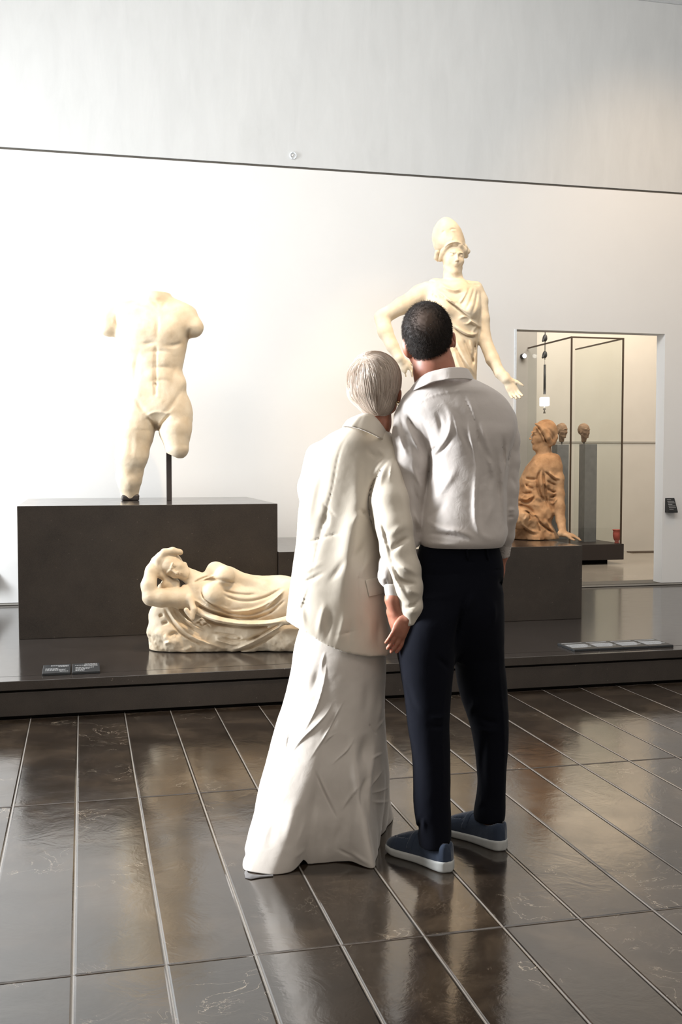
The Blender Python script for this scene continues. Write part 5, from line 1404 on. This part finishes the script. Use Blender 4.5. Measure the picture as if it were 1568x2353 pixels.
for a, b in zip(ring_, ring_[1:]+ring_[:1]): F_.append([a, b, b+n2, a+n2])
pfl = obj('pocket_flap', gp, F_, M['jacket'], jk)
bm_ = pfl.modifiers.new('bevel', 'BEVEL'); bm_.width = .002; bm_.segments = 2

# skirt: a thin flared cloth surface, hem fluted over the floor
rows_ = [(1400, 700, 872, 3.61, .105), (1440, 690, 878, 3.61, .115), (1494, 674, 888, 3.60, .125), (1547, 669, 888, 3.60, .13), (1601, 655, 884, 3.60, .135), (1654, 639, 885, 3.60, .145), (1694, 630, 889, 3.60, .15), (1721, 625, 891, 3.60, .16),
         (1769, 616, 897, 3.60, .17), (1815, 606, 902, 3.61, .18), (1879, 594, 908, 3.61, .20), (1915, 585, 911, 3.62, .22), (1955, 574, 914, 3.62, .25)]
A_ = []
for y, xl, xr, d, rd in rows_:
    p = P((xl+xr)/2, y, d); A_.append((p[2], p[0], p[1], (xr-xl)/2*d/FOC, rd))
A_ = np.array(A_); NV, NT_ = 300, 420
zt = A_[0, 0]; zz = np.linspace(zt, 0.0, NV)
Zs = A_[::-1, 0]; col_ = [np.interp(zz, Zs, A_[::-1, i]) for i in range(1, 5)]
for i in range(4):
    for _ in range(3): col_[i] = np.convolve(np.pad(col_[i], 8, mode='edge'), np.ones(17)/17, 'valid')
tht = np.linspace(-math.pi, math.pi, NT_, endpoint=False)
HC = np.array([.80, 3.60])
hem = [(.487, 3.315, 0), (.575, 3.255, 0), (.640, 3.265, .0), (.690, 3.31, .0), (.700, 3.345, .022), (.716, 3.318, .0), (.79, 3.318, .0), (.845, 3.30, .004), (.880, 3.235, .0), (.903, 3.225, .0), (.918, 3.29, .0), (.955, 3.385, 0), (.985, 3.50, 0), (1.05, 3.60, 0),
       (1.11, 3.72, 0), (1.02, 3.88, 0), (.85, 3.95, 0), (.67, 3.82, 0), (.57, 3.62, 0), (.515, 3.45, 0)]
ha = np.array([math.atan2(y-HC[1], x-HC[0]) for x, y, _ in hem]); hr_ = np.array([math.hypot(x-HC[0], y-HC[1]) for x, y, _ in hem]); hz_ = np.array([z for *_, z in hem])
o_ = np.argsort(ha); ha, hr_, hz_ = ha[o_], hr_[o_], hz_[o_]
ha3 = np.concatenate([ha-2*math.pi, ha, ha+2*math.pi]); rh = np.interp(tht, ha3, np.tile(hr_, 3)); zh = np.interp(tht, ha3, np.tile(hz_, 3))
sm = lambda a, k: np.convolve(np.concatenate([a[-k:], a, a[:k]]), np.ones(2*k+1)/(2*k+1), 'valid')
rh = sm(sm(rh, 2), 2); zh = sm(zh, 1)
G_ = np.zeros((NV, NT_, 3))
for i in range(NV):
    a_, b_ = col_[2][i], col_[3][i]
    cx_, cy_ = col_[0][i], col_[1][i]
    dirx, diry = np.cos(tht), np.sin(tht)
    v_ = 1-zz[i]/zt; w_ = np.clip((v_-.35)/.65, 0, 1); w_ = w_**2.2
    cxx, cyy = cx_*(1-w_)+HC[0]*w_, cy_*(1-w_)+HC[1]*w_
    u_2 = dirx*RT[0]+diry*RT[1]; w_2 = dirx*FH[0]+diry*FH[1]
    re_ = 1/np.sqrt((u_2/a_)**2+(w_2/b_)**2)
    r__ = re_*(1-w_)+rh*w_
    G_[i, :, 0] = cxx+r__*dirx; G_[i, :, 1] = cyy+r__*diry; G_[i, :, 2] = zz[i]+zh*max(0, (v_-.9)/.1)+.002
hm = Relief(540, 1400, 940, 2040, 2)
K = lambda p: crop(540, 1440, 3.733, p)
for pts, wd_, am, kd in [
    ([(790, 280), (780, 420), (740, 600), (680, 760), (570, 940)], 5, 7, 'e'), ([(720, 300), (700, 450), (640, 600)], 8, -6, 'g'), ([(600, 150), (560, 300), (520, 450)], 9, -6, 'g'), ([(780, 200), (750, 300), (740, 400)], 3, 4, 'g'),
    ([(855, 620), (800, 740), (700, 850), (570, 970), (430, 1160)], 5, 7, 'e'), ([(960, 600), (880, 740), (800, 900), (700, 1060), (620, 1170)], 5, 7, 'e'), ([(900, 700), (820, 850), (740, 960)], 6, -6, 'g'),
    ([(870, 910), (800, 960), (760, 1020)], 3, 4, 'e'), ([(1040, 930), (980, 1050), (880, 1140), (820, 1200)], 4, 5, 'e'), ([(470, 800), (450, 950), (430, 1100)], 4, 6, 'e'), ([(500, 700), (470, 850), (400, 1000), (330, 1150)], 6, -6, 'g'),
    ([(670, 1200), (740, 1360), (820, 1530), (880, 1660)], 2.2, -4, 'g'), ([(700, 1230), (770, 1390), (850, 1560)], 3, 3, 'g'),
    ([(1150, 830), (1200, 900), (1220, 930)], 2, -3, 'g'), ([(1130, 900), (1120, 1050), (1110, 1250)], 12, -16, 'g'), ([(1220, 880), (1190, 1100), (1150, 1300), (1140, 1500), (1150, 1750), (1200, 1950)], 6, 9, 'g'), ([(1270, 500), (1250, 700), (1220, 900)], 6, 6, 'g'),
    ([(1100, 1340), (1000, 1450), (900, 1600)], 4, 6, 'e'), ([(1170, 1250), (1110, 1340), (1090, 1480), (1100, 1600)], 5, -9, 'g'), ([(1050, 1500), (1040, 1650), (1000, 1850), (980, 1920)], 5, 6, 'g'), ([(950, 1600), (880, 1800), (860, 1950)], 8, -5, 'g'),
    ([(1290, 1200), (1200, 1330), (1120, 1400)], 3, 5, 'e'), ([(1340, 1370), (1240, 1420), (1150, 1430)], 3, 5, 'e'), ([(1350, 1490), (1250, 1510), (1160, 1500)], 3, 4, 'g'), ([(1370, 1600), (1290, 1680), (1200, 1850)], 3, 5, 'e'), ([(1380, 1720), (1300, 1800), (1260, 1870)], 3, 5, 'e'),
    ([(1280, 1080), (1200, 1110), (1160, 1150)], 3, 4, 'g'), ([(1310, 750), (1250, 830), (1210, 900)], 3, 4, 'g'), ([(980, 1920), (1080, 1990), (1190, 2080)], 4, 8, 'g'), ([(870, 1900), (960, 1950), (1040, 1990)], 3, -7, 'g'),
    ([(600, 1880), (560, 1950), (500, 2000)], 5, 3, 'g'), ([(620, 1650), (560, 1800), (520, 1900)], 3, 3, 'g'), ([(520, 1450), (480, 1700), (430, 1900)], 14, 6, 'g'), ([(700, 1500), (680, 1750), (640, 1900)], 12, 6, 'g'),
    ([(360, 1450), (320, 1700), (280, 1950)], 13, -6, 'g'), ([(600, 1480), (570, 1700), (540, 1880)], 10, -5, 'g'), ([(800, 1650), (780, 1850), (760, 2000)], 10, -5, 'g'),
    ([(1000, 400), (1040, 700), (1040, 900)], 16, 5, 'g'), ([(1150, 400), (1140, 600), (1120, 800)], 10, -5, 'g')]:
    hm.line(K(pts), wd_, am*mm, kd)
px_, py_, dd_ = pix(G_.reshape(-1, 3)); px_, py_, dd_ = [a.reshape(NV, NT_) for a in (px_, py_, dd_)]
ng = np.cross(np.roll(G_, -1, 1)-np.roll(G_, 1, 1), np.gradient(G_, axis=0)); ng /= np.linalg.norm(ng, axis=2)[..., None]+1e-9
rad_ = G_-G_.mean(1)[:, None]; ng *= np.sign((ng*rad_).sum(2))[..., None]
fac_ = np.clip(-(ng@FW)*2, 0, 1); fadeb = np.clip((zz[:, None]+.004)/.05, 0, 1)
S_ = (hm.look(px_, py_)*fac_+.0012*fbm(G_.reshape(-1, 3), 14, 3).reshape(NV, NT_))*fadeb
G2 = G_+ng*S_[..., None]
inn = G2-ng*.0022
vsk = np.concatenate([G2.reshape(-1, 3), inn.reshape(-1, 3)]); vsk[:, 2] = np.maximum(vsk[:, 2], .0012); n_t = NV*NT_
i_, j_ = np.meshgrid(np.arange(NV-1), np.arange(NT_), indexing='ij'); j2 = (j_+1) % NT_
q1 = np.stack([i_*NT_+j_, (i_+1)*NT_+j_, (i_+1)*NT_+j2, i_*NT_+j2], -1).reshape(-1, 4)
q2 = q1[:, ::-1]+n_t
j_ = np.arange(NT_); j2 = (j_+1) % NT_; B_ = (NV-1)*NT_
q3 = np.stack([B_+j_, B_+n_t+j_, B_+n_t+j2, B_+j2], 1); q4 = np.stack([j2, n_t+j2, n_t+j_, j_], 1)
sk = obj('skirt', vsk, np.concatenate([q1, q2, q3, q4]), M['skirt'], wom)
# lining peeping out below the hem at the left corner
lo_ = [G(*q) for q in ((565, 2000), (562, 2008), (564, 2018), (577, 2022), (598, 2018), (628, 2015))]; li_ = [G(*q) for q in ((568, 1999), (568, 2004), (572, 2009), (583, 2012), (601, 2013), (628, 2012))]
vv = [(*p[:2], z) for z in (.0012, .0034) for row in (lo_, li_) for p in row]; n = 6; ff = []
for i in range(n-1): ff += [[i, i+1, n+i+1, n+i], [2*n+i, 3*n+i, 3*n+i+1, 2*n+i+1], [i, 2*n+i, 2*n+i+1, i+1]]
obj('lining', vv, ff, M['lining'], sk)
